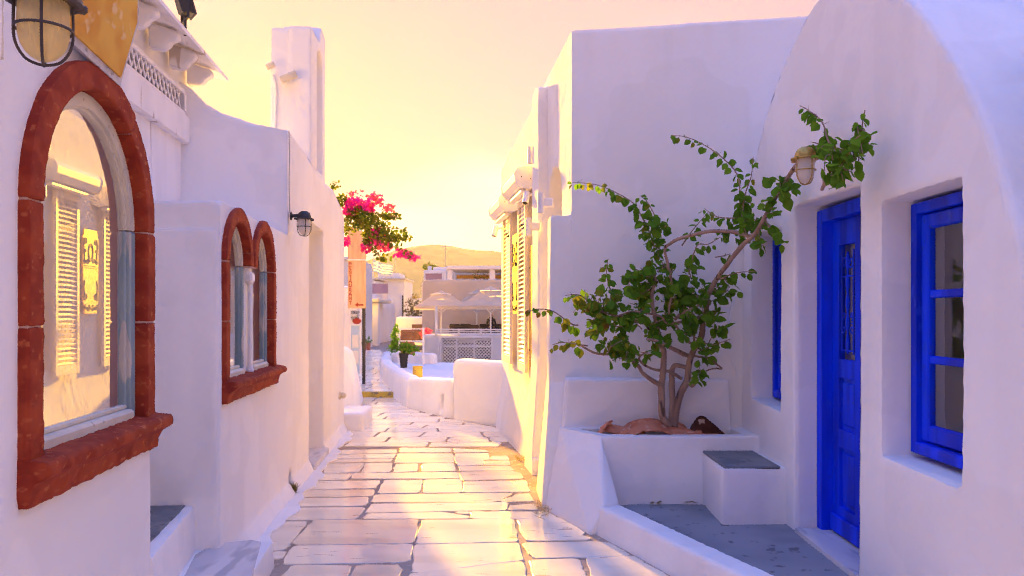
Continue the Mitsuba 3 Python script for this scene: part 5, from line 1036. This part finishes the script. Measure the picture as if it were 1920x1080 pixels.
bn = thing('covered_bin', 'dark covered bin standing by the far house wall', 'bin')
add(f'{bn}__body', trimesh.convex.convex_hull(np.array([(x * s, y * s, z) for z, s in ((0, .85), (1.0, 1.0)) for x in (-.3, .3) for y in (-.25, .25)]) + [-10.6, 66.2, .1]), 'chalk_black')
add(f'{bn}__lid', shifted(cbox(-.33, .33, -.28, .28, 1.0, 1.12, .04), [-10.6, 66.2, .1]), 'wicker')
ban = thing('pink_banner', 'faded pink banner hung on a white wall below the flag', 'banner')
mat('banner_pink', two({'type': 'diffuse', 'reflectance': blotchy((.42, .27, .30), (.38, .24, .28), 2)}))
add(f'{ban}__sheet', cbox(-7.92, -6.98, 44.95, 44.98, 2.72, 3.28, .004), 'banner_pink')
add(f'{ban}__border', cat([cbox(-7.95, -6.95, 44.94, 44.985, z, z + .03, .004) for z in (2.70, 3.27)] + [cbox(x, x + .03, 44.94, 44.985, 2.72, 3.28, .004) for x in (-7.95, -6.98)]), 'steel')
wb = thing('banner_house', 'white house wall carrying the pink banner', 'house')
add(f'{wb}__wall', soften(m3.Manifold.cube([2.4, 4, 3.75]).translate([-10.15, 46, -.2]), .3, 1, .012, .8, 47), 'plaster_far', 40)
add(f'{wb}__coping', cbox(-10.2, -7.7, 45.95, 50, 3.55, 3.66, .03), 'cream_paint')
# flag
fg = thing('flag', 'blue and white striped flag with a white cross on a thin pole', 'flag')
mat('flag_blue', {'type': 'principledthin', 'base_color': {'type': 'rgb', 'value': [.16, .22, .50]}, 'roughness': .7, 'diff_trans': .8})
mat('flag_white', {'type': 'principledthin', 'base_color': {'type': 'rgb', 'value': [.75, .74, .74]}, 'roughness': .7, 'diff_trans': .8})
def flag_pt(u, v):
    return np.column_stack([-7.83 + 1.08 * u, 45.3 + .12 * np.sin(u * 9 + v * 1.5) * (.3 + u), 4.62 - .68 * v - .30 * u * (1 - .25 * v) + .035 * np.sin(u * 8 + 1)])
def flag_patch(u0, u1, v0, v1):
    n, m = 14, 3; U, V = np.meshgrid(np.linspace(u0, u1, n), np.linspace(v0, v1, m), indexing='ij'); i, j = np.meshgrid(np.arange(n - 1), np.arange(m - 1), indexing='ij')
    q = np.stack([i * m + j, (i + 1) * m + j, (i + 1) * m + j + 1, i * m + j + 1], -1).reshape(-1, 4); return trimesh.Trimesh(flag_pt(U.ravel(), V.ravel()), np.vstack([q[:, [0, 1, 2]], q[:, [0, 2, 3]]]), process=False)
for k in range(9): add(f'{fg}__stripe', flag_patch(.37 if k < 5 else 0, 1, k / 9, (k + 1) / 9), 'flag_blue' if k % 2 == 0 else 'flag_white', True)
for a, b, c, d in ((0, .148, 0, 2 / 9), (.222, .37, 0, 2 / 9), (0, .148, 3 / 9, 5 / 9), (.222, .37, 3 / 9, 5 / 9)): add(f'{fg}__canton', flag_patch(a, b, c, d), 'flag_blue', True)
add(f'{fg}__cross', cat([flag_patch(.148, .222, 0, 5 / 9), flag_patch(0, .148, 2 / 9, 3 / 9), flag_patch(.222, .37, 2 / 9, 3 / 9)]), 'flag_white', True)
add(f'{fg}__pole', tube([(-7.86, 45.3, 3.4), (-7.86, 45.3, 4.95)], .022, 8), 'white_paint', 40)
# flowering vine
leaf_bsdf('vine_leaf', (.09, .14, .02), (.16, .17, .02))
mat('bract_pink', {'type': 'principledthin', 'base_color': blotchy((.64, .012, .34), (.72, .03, .40), 6), 'roughness': .6, 'diff_trans': .9})
mat('bract_coral', {'type': 'principledthin', 'base_color': blotchy((.62, .05, .24), (.64, .11, .18), 6), 'roughness': .6, 'diff_trans': .9})
fv = thing('flowering_vine', 'magenta flowering vine spilling over the corner of the left house', 'vine')
YV = 15.0
vp = lambda px, pz, dy=0: np.array([px, YV + dy, pz])
stems_ = [[(-3.35, 15.4, .05), (-3.40, 15.3, 1.5), (-3.38, 15.2, 2.9), (-3.25, 15.1, 3.5)], [(-3.38, 15.2, 2.9), (-3.1, 15.1, 3.45), (-2.75, 15.0, 3.5), (-2.45, 14.9, 3.45), (-2.2, 14.9, 3.38)], [(-3.1, 15.1, 3.45), (-2.75, 15, 3.25), (-2.3, 14.9, 3.2), (-1.95, 14.85, 3.15)], [(-2.9, 15, 3.4), (-2.6, 14.9, 3.0), (-2.2, 14.9, 2.85), (-1.85, 14.8, 2.68)], [(-2.75, 15, 3.2), (-2.6, 14.9, 2.85), (-2.45, 14.8, 2.66), (-2.32, 14.8, 2.60)], [(-3.3, 15.1, 3.45), (-3.42, 15.0, 3.85), (-3.25, 14.9, 4.05)], [(-2.75, 15.0, 3.1), (-2.3, 14.9, 3.0), (-2.2, 14.9, 3.0)], [(-2.4, 14.9, 3.4), (-2.25, 14.9, 3.42), (-2.12, 14.9, 3.40)]]
gv = np.random.default_rng(17); vst = []; vl = []; vb = {'bract_pink': [], 'bract_coral': []}
for k, s in enumerate(stems_):
    q = smooth_line(s, 8); vst.append(tube(q, np.linspace(.03 if k == 0 else .012, .018 if k == 0 else .004, len(q)), 6))
    if k == 0: continue
    for o in q[2:]:
        for _ in range(3):
            v = gv.normal(0, 1, 3) + np.array([0, 0, -.4]); vl.append(leaf(o + gv.normal(0, .03, 3), v, np.array([0, -.6, .7]) + gv.normal(0, .5, 3), gv.uniform(.05, .10)))
for (x, z, rx, rz, n, kind) in [(-3.2, 3.72, .14, .12, 60, 'l'), (-2.95, 3.50, .22, .14, 110, 'l'), (-2.7, 3.38, .26, .14, 120, 'l'), (-2.55, 3.22, .26, .14, 110, 'l'), (-2.38, 3.08, .24, .11, 80, 'l'), (-2.62, 3.02, .20, .14, 80, 'l'), (-2.95, 3.28, .16, .14, 70, 'l'), (-3.1, 3.3, .08, .3, 40, 'l'), (-2.3, 2.95, .2, .1, 40, 'l'),
                                  (-2.93, 3.68, .20, .12, 120, 'p'), (-2.70, 3.62, .12, .12, 90, 'p'), (-3.05, 3.52, .13, .13, 70, 'p'), (-2.52, 3.72, .14, .10, 50, 'c'), (-2.32, 3.58, .10, .08, 35, 'c'), (-2.60, 2.95, .15, .12, 60, 'c'), (-2.40, 2.88, .16, .10, 60, 'c'), (-2.02, 2.72, .19, .08, 75, 'p'), (-1.86, 2.66, .14, .06, 40, 'p'), (-2.05, 3.02, .18, .06, 40, 'l'), (-2.72, 2.84, .10, .09, 45, 'c'), (-3.1, 2.98, .05, .10, 30, 'p'), (-2.95, 3.85, .2, .06, 14, 'c'), (-2.62, 3.84, .2, .06, 12, 'c'), (-2.55, 3.12, .2, .08, 30, 'c')]:
    for _ in range(int(n * 1.6)):
        v = gv.normal(0, 1, 3); v /= np.linalg.norm(v); o = np.array([x, YV, z]) + v * np.array([rx, .22, rz]) * gv.random() ** .4
        L = leaf(o, gv.normal(0, 1, 3) + np.array([0, 0, -.3]), np.array([0, -.6, .6]) + gv.normal(0, .7, 3), gv.uniform(.045, .085))
        if kind == 'l': vl.append(L)
        else: vb['bract_pink' if (kind == 'p') ^ (gv.random() < .15) else 'bract_coral'].append(L)
mk = lambda vs: cat([trimesh.Trimesh(v, LEAFF, process=False) for v in vs])
add(f'{fv}__stem', cat(vst), 'bark', 40)
labels[add(f'{fv}__foliage', mk(vl), 'vine_leaf', True)] = {'kind': 'stuff'}
for m in vb: labels[add(f'{fv}__blossoms', mk(vb[m]), m, True)] = {'kind': 'stuff'}

# ------------------------------------------------------------------ raised bed: signs, pot plant, drum
ws = thing('wooden_signs', 'two orange-brown carved boards on a white frame above the raised bed', 'sign')
for z0, z1, x1 in ((.915, 1.18, -2.40), (.54, .87, -2.50)):
    k = add(f'{ws}__board', soften(m3.Manifold.cube([x1 + 2.87, .03, z1 - z0]).translate([-2.87, 20.6, z0]), .06, 1, .004, 6, 50), 'board_orange', 40)
gq = np.random.default_rng(4); cv = []
for z0, z1 in ((.915, 1.18), (.54, .87)):
    for z in np.linspace(z0 + .05, z1 - .06, 3):
        a = -2.82
        while a < -2.56:
            b = a + gq.uniform(.03, .08); cv.append(cbox(a, b, 20.592, 20.602, z, z + .025, .002)); a = b + .02
add(f'{ws}__carving', cat(cv), 'bark')
add(f'{ws}__post', cbox(-2.93, -2.89, 20.6, 20.66, .28, 1.24, .004), 'white_paint'); add(f'{ws}__post', cbox(-2.31, -2.26, 20.6, 20.66, .28, 1.24, .004), 'white_paint')
add(f'{ws}__rail', cbox(-2.89, -2.31, 20.62, 20.66, .875, .91, .004), 'white_paint'); add(f'{ws}__rail', cbox(-2.89, -2.31, 20.62, 20.66, 1.19, 1.22, .004), 'white_paint')
pk2 = pot((-2.64, 19.5, .28), .115, .35, 'tall dark pot on the raised bed with a climbing green plant', 'chalk_black')
gl = np.random.default_rng(6); L = []
for x, z, rx, rz, n in ((-2.62, .76, .24, .14, 150), (-2.86, .95, .10, .22, 90), (-2.85, 1.18, .07, .14, 50), (-2.92, .75, .10, .12, 50), (-2.42, .72, .14, .08, 50)):
    for _ in range(n):
        v = gl.normal(0, 1, 3); v /= np.linalg.norm(v); o = np.array([x, 19.5, z]) + v * np.array([rx, .15, rz]) * gl.random() ** .4
        L.append(leaf(o, gl.normal(0, 1, 3), np.array([0, -.7, .7]) + gl.normal(0, .5, 3), gl.uniform(.05, .10)))
labels[add(f'{pk2}__foliage', mk(L), 'leaf_green', True)] = {'kind': 'stuff'}
add(f'{pk2}__stem', cat([tube(smooth_line([(-2.64, 19.5, .55), (-2.72, 19.5, .8), (-2.85, 19.5, 1.0), (-2.85, 19.5, 1.28)], 4), .008, 5)]), 'bark')
yd = thing('yellow_drum', 'small yellow metal drum standing behind the sunlit parapet', 'drum')
add(f'{yd}__body', shifted(lathe([(0, .28), (.092, .28), (.092, .38), (.096, .385), (.092, .39), (.092, .50), (.096, .505), (.092, .51), (.092, .60), (0, .60)], 28), [-1.77, 15.0, 0]), 'yellow_paint', 40)
add(f'{yd}__rim', shifted(lathe([(.086, .596), (.098, .596), (.098, .612), (.086, .612), (.086, .596)], 28), [-1.77, 15.0, 0]), 'yellow_paint')

# ------------------------------------------------------------------ terrace with parasols
tr_ = thing('terrace', 'walled restaurant terrace below the parasols, pale wall in shade', 'terrace')
add(f'{tr_}__front_wall', soften(m3.Manifold.cube([13, 1.7, 1.85]).translate([-4.45, 40.0, -1.3]) - m3.Manifold.cube([2.5, 1.5, 1.6]).translate([-3.5, 39.9, -1.2]), .2, 1, .008, 1, 60), 'plaster', 40)
add(f'{tr_}__floor', cbox(-6, 8.5, 41.7, 47, -.3, -.05, .01), 'concrete')
add(f'{tr_}__back_wall', soften(m3.Manifold.cube([14, .5, 4.9]).translate([-5.3, 47.0, -1.3]), .3, 1, .015, 1, 61), 'tan_plaster', 40)
rl = thing('terrace_railing', 'white three-rail railing along the front of the terrace', 'railing')
for x in (-3.80, -2.66, -1.54, -.42, .70, 1.82, 2.94): add(f'{rl}__post', cbox(x - .05, x + .05, 39.95, 40.05, .5, .84, .01), 'white_paint')
for z in (.56, .665, .77): add(f'{rl}__rail', cbox(-3.85, 3.0, 39.9, 39.95, z, z + .065, .008), 'white_paint')
whole('terrace_post', cbox(-3.87, -3.75, 40.15, 40.27, -.1, 1.95, .015), 'white_paint', 'square white post at the left end of the terrace railing', 'post')
lf = thing('lattice_fence', 'white lattice fence with six panels below the terrace wall', 'fence')
X0, X1, Yl = -3.55, -.97, 38.6
xs = [X0, -2.67, -1.82, X1]
for x in xs: add(f'{lf}__post', cbox(x - .045, x + .045, Yl - .03, Yl + .03, -1.25, .49, .008), 'white_paint')
for z in (.42, -.02, -1.22): add(f'{lf}__rail', cbox(X0 + .045, X1 - .045, Yl - .025, Yl + .025, z, z + .08, .008), 'white_paint')
for a, b in zip(xs[:-1], xs[1:]):
    for z0, z1 in ((.06, .42), (-1.14, -.02)):
        la = []; reg = sbox(a + .045, z0, b - .045, z1)
        for sg in (1, -1):
            for q in np.arange(-3, 3, .16):
                cxm = (a + b) / 2 + q; seg = LineString([(cxm - 2, (z0 + z1) / 2 - sg * 2), (cxm + 2, (z0 + z1) / 2 + sg * 2)]).buffer(.018, cap_style=2).intersection(reg)
                for gg in getattr(seg, 'geoms', [seg]):
                    if gg.geom_type == 'Polygon' and gg.area > 1e-4: la.append(moved(trimesh.creation.extrude_polygon(gg, .012, engine='earcut'), frame_of([1, 0, 0], [0, 0, 1], [0, -1, 0], [0, Yl + (.004 if sg > 0 else -.010), 0])))
        add(f'{lf}__lattice_panel', cat(la), 'white_paint')
whole('storage_stack', cat([cbox(-3.45, -2.75, 40.3, 41.2, -1.2, .25, .03), cbox(-2.7, -1.9, 40.4, 41.2, -1.2, .1, .03), cbox(-1.85, -1.1, 40.35, 41.2, -1.2, .2, .03)]), 'wicker', 'dark wicker crates stored in the recess behind the white lattice fence', 'crates')
def parasol(x, y, half, ze, zt, label, yaw=0.0):
    k = thing('parasol', label, 'parasol', 'cream parasols on the terrace')
    Mz = trimesh.transformations.translation_matrix([x, y, 0]) @ rot(yaw, [0, 0, 1]); n = 9; f = []
    def tier(h0, h1, z0, z1, sag):
        V = []; ring = []
        for q in range(n):
            t = q / (n - 1); h = h1 + (h0 - h1) * t; z = z1 + (z0 - z1) * t - sag * math.sin(math.pi * t)
            p = [(-h, -h), (0, -h * .96), (h, -h), (h * .96, 0), (h, h), (0, h * .96), (-h, h), (-h * .96, 0)]; zz = [z, z + .03 * t, z, z + .03 * t, z, z + .03 * t, z, z + .03 * t]
            V += [(a, b, c) for (a, b), c in zip(p, zz)]
        F = []
        for q in range(n - 1):
            for j in range(8): F += [(q * 8 + j, (q + 1) * 8 + j, (q + 1) * 8 + (j + 1) % 8), (q * 8 + j, (q + 1) * 8 + (j + 1) % 8, q * 8 + (j + 1) % 8)]
        return trimesh.Trimesh(V, F, process=False)
    dz = zt - ze
    add(f'{k}__canopy', moved(tier(half, half * .34, ze, ze + dz * .74, .04), Mz), 'canvas', 25)
    add(f'{k}__top_tier', moved(cat([tier(half * .40, .03, ze + dz * .78, zt, .02)]), Mz), 'canvas', 25)
    vv = []; h = half
    for a, b in (((-h, -h), (h, -h)), ((h, -h), (h, h)), ((h, h), (-h, h)), ((-h, h), (-h, -h))):
        m_ = ((a[0] + b[0]) / 2 * .96, (a[1] + b[1]) / 2 * .96)
        for p, q, za, zb in ((a, m_, 0, .03), (m_, b, .03, 0)):
            vv.append(trimesh.Trimesh([(p[0], p[1], ze + za), (q[0], q[1], ze + zb), (q[0], q[1], ze - .17 + zb), (p[0], p[1], ze - .17 + za)], [[0, 1, 2], [0, 2, 3]], process=False))
    add(f'{k}__valance', moved(cat(vv), Mz), 'canvas')
    add(f'{k}__pole', moved(tube([(0, 0, -.05), (0, 0, zt + .03)], .045, 12), Mz), 'white_paint', 40)
    zh = ze - .35
    for a, b in ((-h, -h), (h, -h), (h, h), (-h, h), (0, -h * .96), (h * .96, 0), (0, h * .96), (-h * .96, 0)):
        add(f'{k}__rib', moved(tube([(0, 0, zh), (a * .5, b * .5, ze + dz * .36)], .018, 5), Mz), 'white_paint', 40)
    add(f'{k}__base', moved(cbox(-.3, .3, -.3, .3, -.05, .04, .02), Mz), 'concrete')
    return k
parasol(-3.75, 42.4, 1.42, 1.98, 2.80, 'cream parasol at the left end of the terrace', 8)
parasol(-1.12, 41.9, 1.52, 1.98, 3.02, 'cream parasol in front of the standing person on the terrace', -4)
parasol(-2.0, 45.3, 1.35, 1.95, 2.95, 'cream parasol partly hidden behind the two front parasols', 6)
parasol(2.6, 41.9, 1.40, 1.98, 3.0, 'cream parasol at the far right of the terrace, behind the sunlit house', 0)
ch0 = None
for q, (x, y, rz) in enumerate([(-3.3, 45.9, 0), (-2.65, 45.9, 5), (-1.6, 45.9, -4), (-.9, 45.9, 3), (-.2, 45.9, 0), (.5, 45.9, -5), (-3.0, 42.5, 180), (-2.0, 42.4, 170)]):
    k = thing('lounge_chair', 'dark wicker lounge chair ' + ('first from the left along the back wall of the terrace', 'second from the left along the back wall of the terrace', 'at the back wall of the terrace, left of the standing person', 'at the back wall of the terrace, right behind the standing person', 'at the terrace back wall, first right of the standing person', 'at the terrace back wall, second right of the standing person', 'with its back to the railing, nearer the square post', 'with its back to the railing, between the two front parasols')[q], 'chair', 'dark wicker chairs on the terrace')
    Mq = trimesh.transformations.translation_matrix([x, y, -.05]) @ rot(rz, [0, 0, 1])
    add(f'{k}__seat', moved(cbox(-.30, .30, -.30, .26, .20, .45, .03), Mq), 'wicker'); add(f'{k}__backrest', moved(cbox(-.30, .30, .24, .34, .20, 1.05, .03), Mq), 'wicker')
    for s in (-1, 1): add(f'{k}__armrest', moved(cbox(s * .30 - .04, s * .30 + .04, -.30, .28, .20, .66, .02), Mq), 'wicker')
    for a in (-.26, .26):
        for b in (-.26, .28): add(f'{k}__leg', moved(cbox(a - .03, a + .03, b - .03, b + .03, 0, .20, .006), Mq), 'wicker')
for x, y, w in ((-3.0, 44.6, 'beside the leftmost chairs'), (-1.9, 44.4, 'just left of the standing person'), (-.6, 44.5, 'right of the standing person')):
    k = thing('white_table', 'white square table on the terrace, ' + w, 'table', 'white tables on the terrace')
    add(f'{k}__tabletop', cbox(x - .35, x + .35, y - .35, y + .35, .66, .70, .01), 'white_paint'); add(f'{k}__leg', tube([(x, y, -.05), (x, y, .66)], .04, 8), 'white_paint'); add(f'{k}__base', cbox(x - .22, x + .22, y - .22, y + .22, -.05, -.01, .01), 'white_paint')
# person standing behind the parasol pole
pe = thing('person', 'person in dark clothes with long dark hair standing on the terrace behind a parasol pole', 'person')
def body(bones, edge=.03):
    out = None
    for a, b, ra, rb in bones:
        s = m3.Manifold.sphere(1.0, 16); h = m3.Manifold.batch_hull([s.scale([ra] * 3).translate(list(a)), s.scale([rb] * 3).translate(list(b))]); out = h if out is None else out + h
    m = tm(out.refine_to_length(edge)); trimesh.smoothing.filter_taubin(m, iterations=8); return m
ox, oy, oz = -1.13, 43.4, -.05
B_ = lambda *p: (ox + p[0], oy + p[1], oz + p[2])
skin_b = [(B_(0, 0, 1.50), B_(0, .01, 1.56), .085, .088), (B_(0, .02, 1.36), B_(0, .01, 1.46), .050, .048)]
for s in (-1, 1):
    skin_b += [(B_(s * .18, .02, 1.32), B_(s * .235, .03, 1.06), .046, .038), (B_(s * .235, .03, 1.06), B_(s * .24, -.03, .83), .036, .027), (B_(s * .24, -.03, .83), B_(s * .238, -.045, .76), .030, .026)]
    for q in range(4): skin_b.append((B_(s * .238, -.075 + .018 * q, .765), B_(s * .232, -.08 + .018 * q, .685 + .006 * abs(q - 1.5)), .010, .008))
    skin_b.append((B_(s * .225, -.075, .80), B_(s * .205, -.095, .745), .011, .009))
    skin_b += [(B_(s * .09, 0, .90), B_(s * .10, 0, .50), .085, .058), (B_(s * .10, 0, .50), B_(s * .105, .02, .10), .055, .036), (B_(s * .105, .02, .07), B_(s * .115, -.13, .035), .040, .032)]
skin_b += [(B_(-.15, .02, 1.32), B_(.15, .02, 1.32), .062, .062), (B_(0, .02, 1.25), B_(0, .01, .95), .115, .125), (B_(0, -.088, 1.50), B_(0, -.098, 1.485), .014, .012), (B_(-.086, .01, 1.51), B_(-.088, .012, 1.53), .018, .016), (B_(.086, .01, 1.51), B_(.088, .012, 1.53), .018, .016)]
mat('skin', two(principled((.40, .23, .16), .55))); mat('dark_clothes', two({'type': 'diffuse', 'reflectance': {'type': 'rgb', 'value': [.030, .028, .034]}})); mat('dark_hair', two(principled((.018, .012, .010), .5)))
add(f'{pe}__body', body(skin_b, .025), 'skin', True)
top_b = [(B_(-.15, .02, 1.32), B_(.15, .02, 1.32), .075, .075), (B_(0, .02, 1.25), B_(0, .01, .92), .135, .15), (B_(0, .01, .92), B_(0, .01, .62), .155, .18)]
for s in (-1, 1): top_b += [(B_(s * .18, .02, 1.32), B_(s * .235, .03, 1.06), .058, .050), (B_(s * .235, .03, 1.06), B_(s * .24, -.02, .88), .048, .040)]
add(f'{pe}__top', body(top_b), 'dark_clothes', True)
add(f'{pe}__trousers', body([(B_(s * .09, 0, .80), B_(s * .10, 0, .50), .095, .072) for s in (-1, 1)] + [(B_(s * .10, 0, .50), B_(s * .105, .02, .10), .070, .058) for s in (-1, 1)]), 'dark_clothes', True)
add(f'{pe}__hair', body([(B_(0, .03, 1.54), B_(0, .035, 1.57), .096, .09), (B_(0, .06, 1.52), B_(0, .075, 1.30), .085, .06), (B_(-.05, .05, 1.5), B_(-.07, .05, 1.32), .055, .035), (B_(.05, .05, 1.5), B_(.07, .05, 1.32), .055, .035)]), 'dark_hair', True)
# buildings above the terrace
ub = thing('pergola_house', 'upper house with a white pergola and a golden awning above the terrace', 'house')
add(f'{ub}__wall', soften(m3.Manifold.cube([14, 8, 5.1]).translate([-4.75, 58, -1.3]), .4, 1, .015, .6, 62), 'plaster_far', 40)
add(f'{ub}__back_wall', cbox(-4.7, 9, 63.5, 64, 3.8, 5.0, .03), 'plaster_far')
for x in (-4.52, -1.43, 1.66, 4.75): add(f'{ub}__pergola_post', cbox(x - .2, x + .2, 58.1, 58.5, 3.8, 4.8, .03), 'white_paint')
add(f'{ub}__pergola_beam', cbox(-4.75, 8, 58.0, 58.6, 4.8, 5.06, .03), 'white_paint')
mat('awning_gold', {'type': 'principledthin', 'base_color': {'type': 'rgb', 'value': [.72, .42, .08]}, 'roughness': .8, 'diff_trans': .9})
add(f'{ub}__awning', cbox(-4.2, 8, 60.5, 60.56, 4.25, 4.50, .01), 'awning_gold')
add(f'{ub}__awning_roof', cbox(-4.5, 8, 58.7, 63.4, 4.82, 4.88, .01), 'cream_paint')
for q in range(12): add(f'{ub}__baluster', cbox(-4.2 + q * .5, -4.14 + q * .5, 58.1, 58.16, 3.8, 4.15, .008), 'white_paint')
for q, (x, h) in enumerate(((-2.6, .55), (-2.0, .35), (.3, .4), (1.0, .6))):
    pot((x, 59.3, 3.8), .18, .2, ('round green plant behind the pergola balusters, at the left', 'lower green plant at the middle of the pergola terrace', 'pale plant right of the pergola post', 'taller green plant at the right of the pergola terrace')[q], plant=(60, .35, h + .3, 'vine_leaf'))
wh = thing('window_house', 'stepped white house with a wide window left of the pergola house', 'house')
add(f'{wh}__wall', cat([cbox(-7.0, -4.9, 62, 68, -1.3, 4.0, .04), cbox(-6.9, -5.1, 62.4, 68, 4.0, 5.0, .04), cbox(-6.2, -4.95, 62.8, 66, 5.0, 5.25, .04)]), 'plaster_far')
add(f'{wh}__window', cbox(-6.75, -5.45, 62.33, 62.42, 4.05, 4.72, .01), 'banner_pink')
add(f'{wh}__window_frame', cat([cbox(-6.82, -6.74, 62.3, 62.4, 4.0, 4.8, .01), cbox(-5.46, -5.38, 62.3, 62.4, 4.0, 4.8, .01), cbox(-6.74, -5.46, 62.3, 62.4, 4.72, 4.8, .01)]), 'white_paint')
add(f'{wh}__window', cbox(-6.6, -6.1, 61.93, 62.02, 3.2, 3.75, .01), 'banner_pink'); add(f'{wh}__window', cbox(-5.6, -5.25, 61.93, 62.02, 2.8, 3.5, .01), 'sign_wood')
add(f'{wh}__door', cbox(-6.05, -5.65, 61.93, 62.02, 2.5, 3.5, .01), 'white_paint')
add(f'{wh}__chimney', cbox(-6.75, -6.45, 64, 64.4, 5.0, 5.4, .03), 'plaster_far')
for x, y, z, h, lab in ((-10.6, 72.5, 5.2, 2.2, 'thin roof aerial on the far house beside the satellite dish'), (-5.3, 63.5, 5.25, 1.8, 'thin roof aerial on the stepped white house'), (-9.0, 47.5, 3.6, 1.5, 'thin roof aerial on the house with the pink banner')):
    k = thing('roof_aerial', lab, 'aerial'); add(f'{k}__mast', tube([(x, y, z - .1), (x, y, z + h)], .03, 6), 'steel')
    add(f'{k}__elements', cat([tube([(x - .45, y, z + h - .1), (x + .5, y, z + h - .1)], .018, 5)] + [tube([(x - .4 + q * .2, y - .28 + q * .03, z + h - .1), (x - .4 + q * .2, y + .28 - q * .03, z + h - .1)], .014, 4) for q in range(5)]), 'steel')
lh = thing('lower_annex', 'low tan building under the left parasol', 'building')
add(f'{lh}__wall', soften(m3.Manifold.cube([2.2, 3, 2.6]).translate([-7.6, 52, -1.2]), .3, 1, .015, .8, 63), 'ochre_plaster', 40)
add(f'{lh}__opening', cbox(-6.5, -5.7, 51.95, 52.05, -.6, .9, .02), 'brown_door')
def bush(name, c, r, n, label, m, categ, sz=.14, trunk=True):
    k = thing(name, label, categ); g = np.random.default_rng(int(abs(c[0] * 10 + c[1]))); L = []
    for _ in range(n):
        v = g.normal(0, 1, 3); v /= np.linalg.norm(v); f_ = .75 + .5 * nnoise(v[None] * 2.2 + 5, 3)[0]
        o = np.array(c) + v * np.array(r) * g.random() ** .35 * f_
        L.append(trimesh.Trimesh(leaf(o, g.normal(0, 1, 3) + v, v + g.normal(0, .5, 3), g.uniform(.6, 1.3) * sz), LEAFF, process=False))
    labels[add(f'{k}__crown', cat(L), m, True)] = {'kind': 'stuff'}
    add(f'{k}__trunk', tube([(c[0], c[1], c[2] - r[2] * 1.6), (c[0] + .05, c[1], c[2])], [.09, .04], 8), 'bark', 40)
leaf_bsdf('dark_needle', (.05, .06, .02), (.07, .08, .02)); leaf_bsdf('dry_bush', (.16, .13, .06), (.20, .15, .07))
bush('cypress_tree', (-11.6, 86, 3.3), (.55, .55, 2.2), 900, 'narrow dark cypress rising behind the far house', 'dark_needle', 'tree', .2)
bush('dry_shrub', (-7.2, 60, 1.9), (.9, .8, 1.1), 500, 'dry brown shrub between the far houses and the left parasol', 'dry_bush', 'shrub', .16)
bush('green_shrub', (-6.7, 64.5, 5.35), (.5, .4, .3), 220, 'small green shrub on the roof of the stepped white house', 'vine_leaf', 'shrub', .14)
bush('orange_flowers', (-4.45, 41.2, .55), (.28, .25, .28), 200, 'orange flowering plant at the left end of the terrace', 'bract_coral', 'plant', .10)

# ------------------------------------------------------------------ evening haze
scene['haze_air'] = {'type': 'homogeneous', 'albedo': {'type': 'rgb', 'value': [.95, .95, .95]}, 'sigma_t': {'type': 'rgb', 'value': [.00026, .00026, .00026]}, 'phase': {'type': 'hg', 'g': .1}}
scene['haze'] = {'type': 'cube', 'to_world': T().translate([0, 1105, 98.0]).scale([2000, 1520, 101.5]), 'bsdf': {'type': 'null'}, 'interior': {'type': 'ref', 'id': 'haze_air'}}
labels['haze'] = {'label': 'thin golden evening haze over the street and the far hill', 'category': 'haze', 'kind': 'stuff'}
scene['camera']['medium'] = {'type': 'ref', 'id': 'haze_air'}
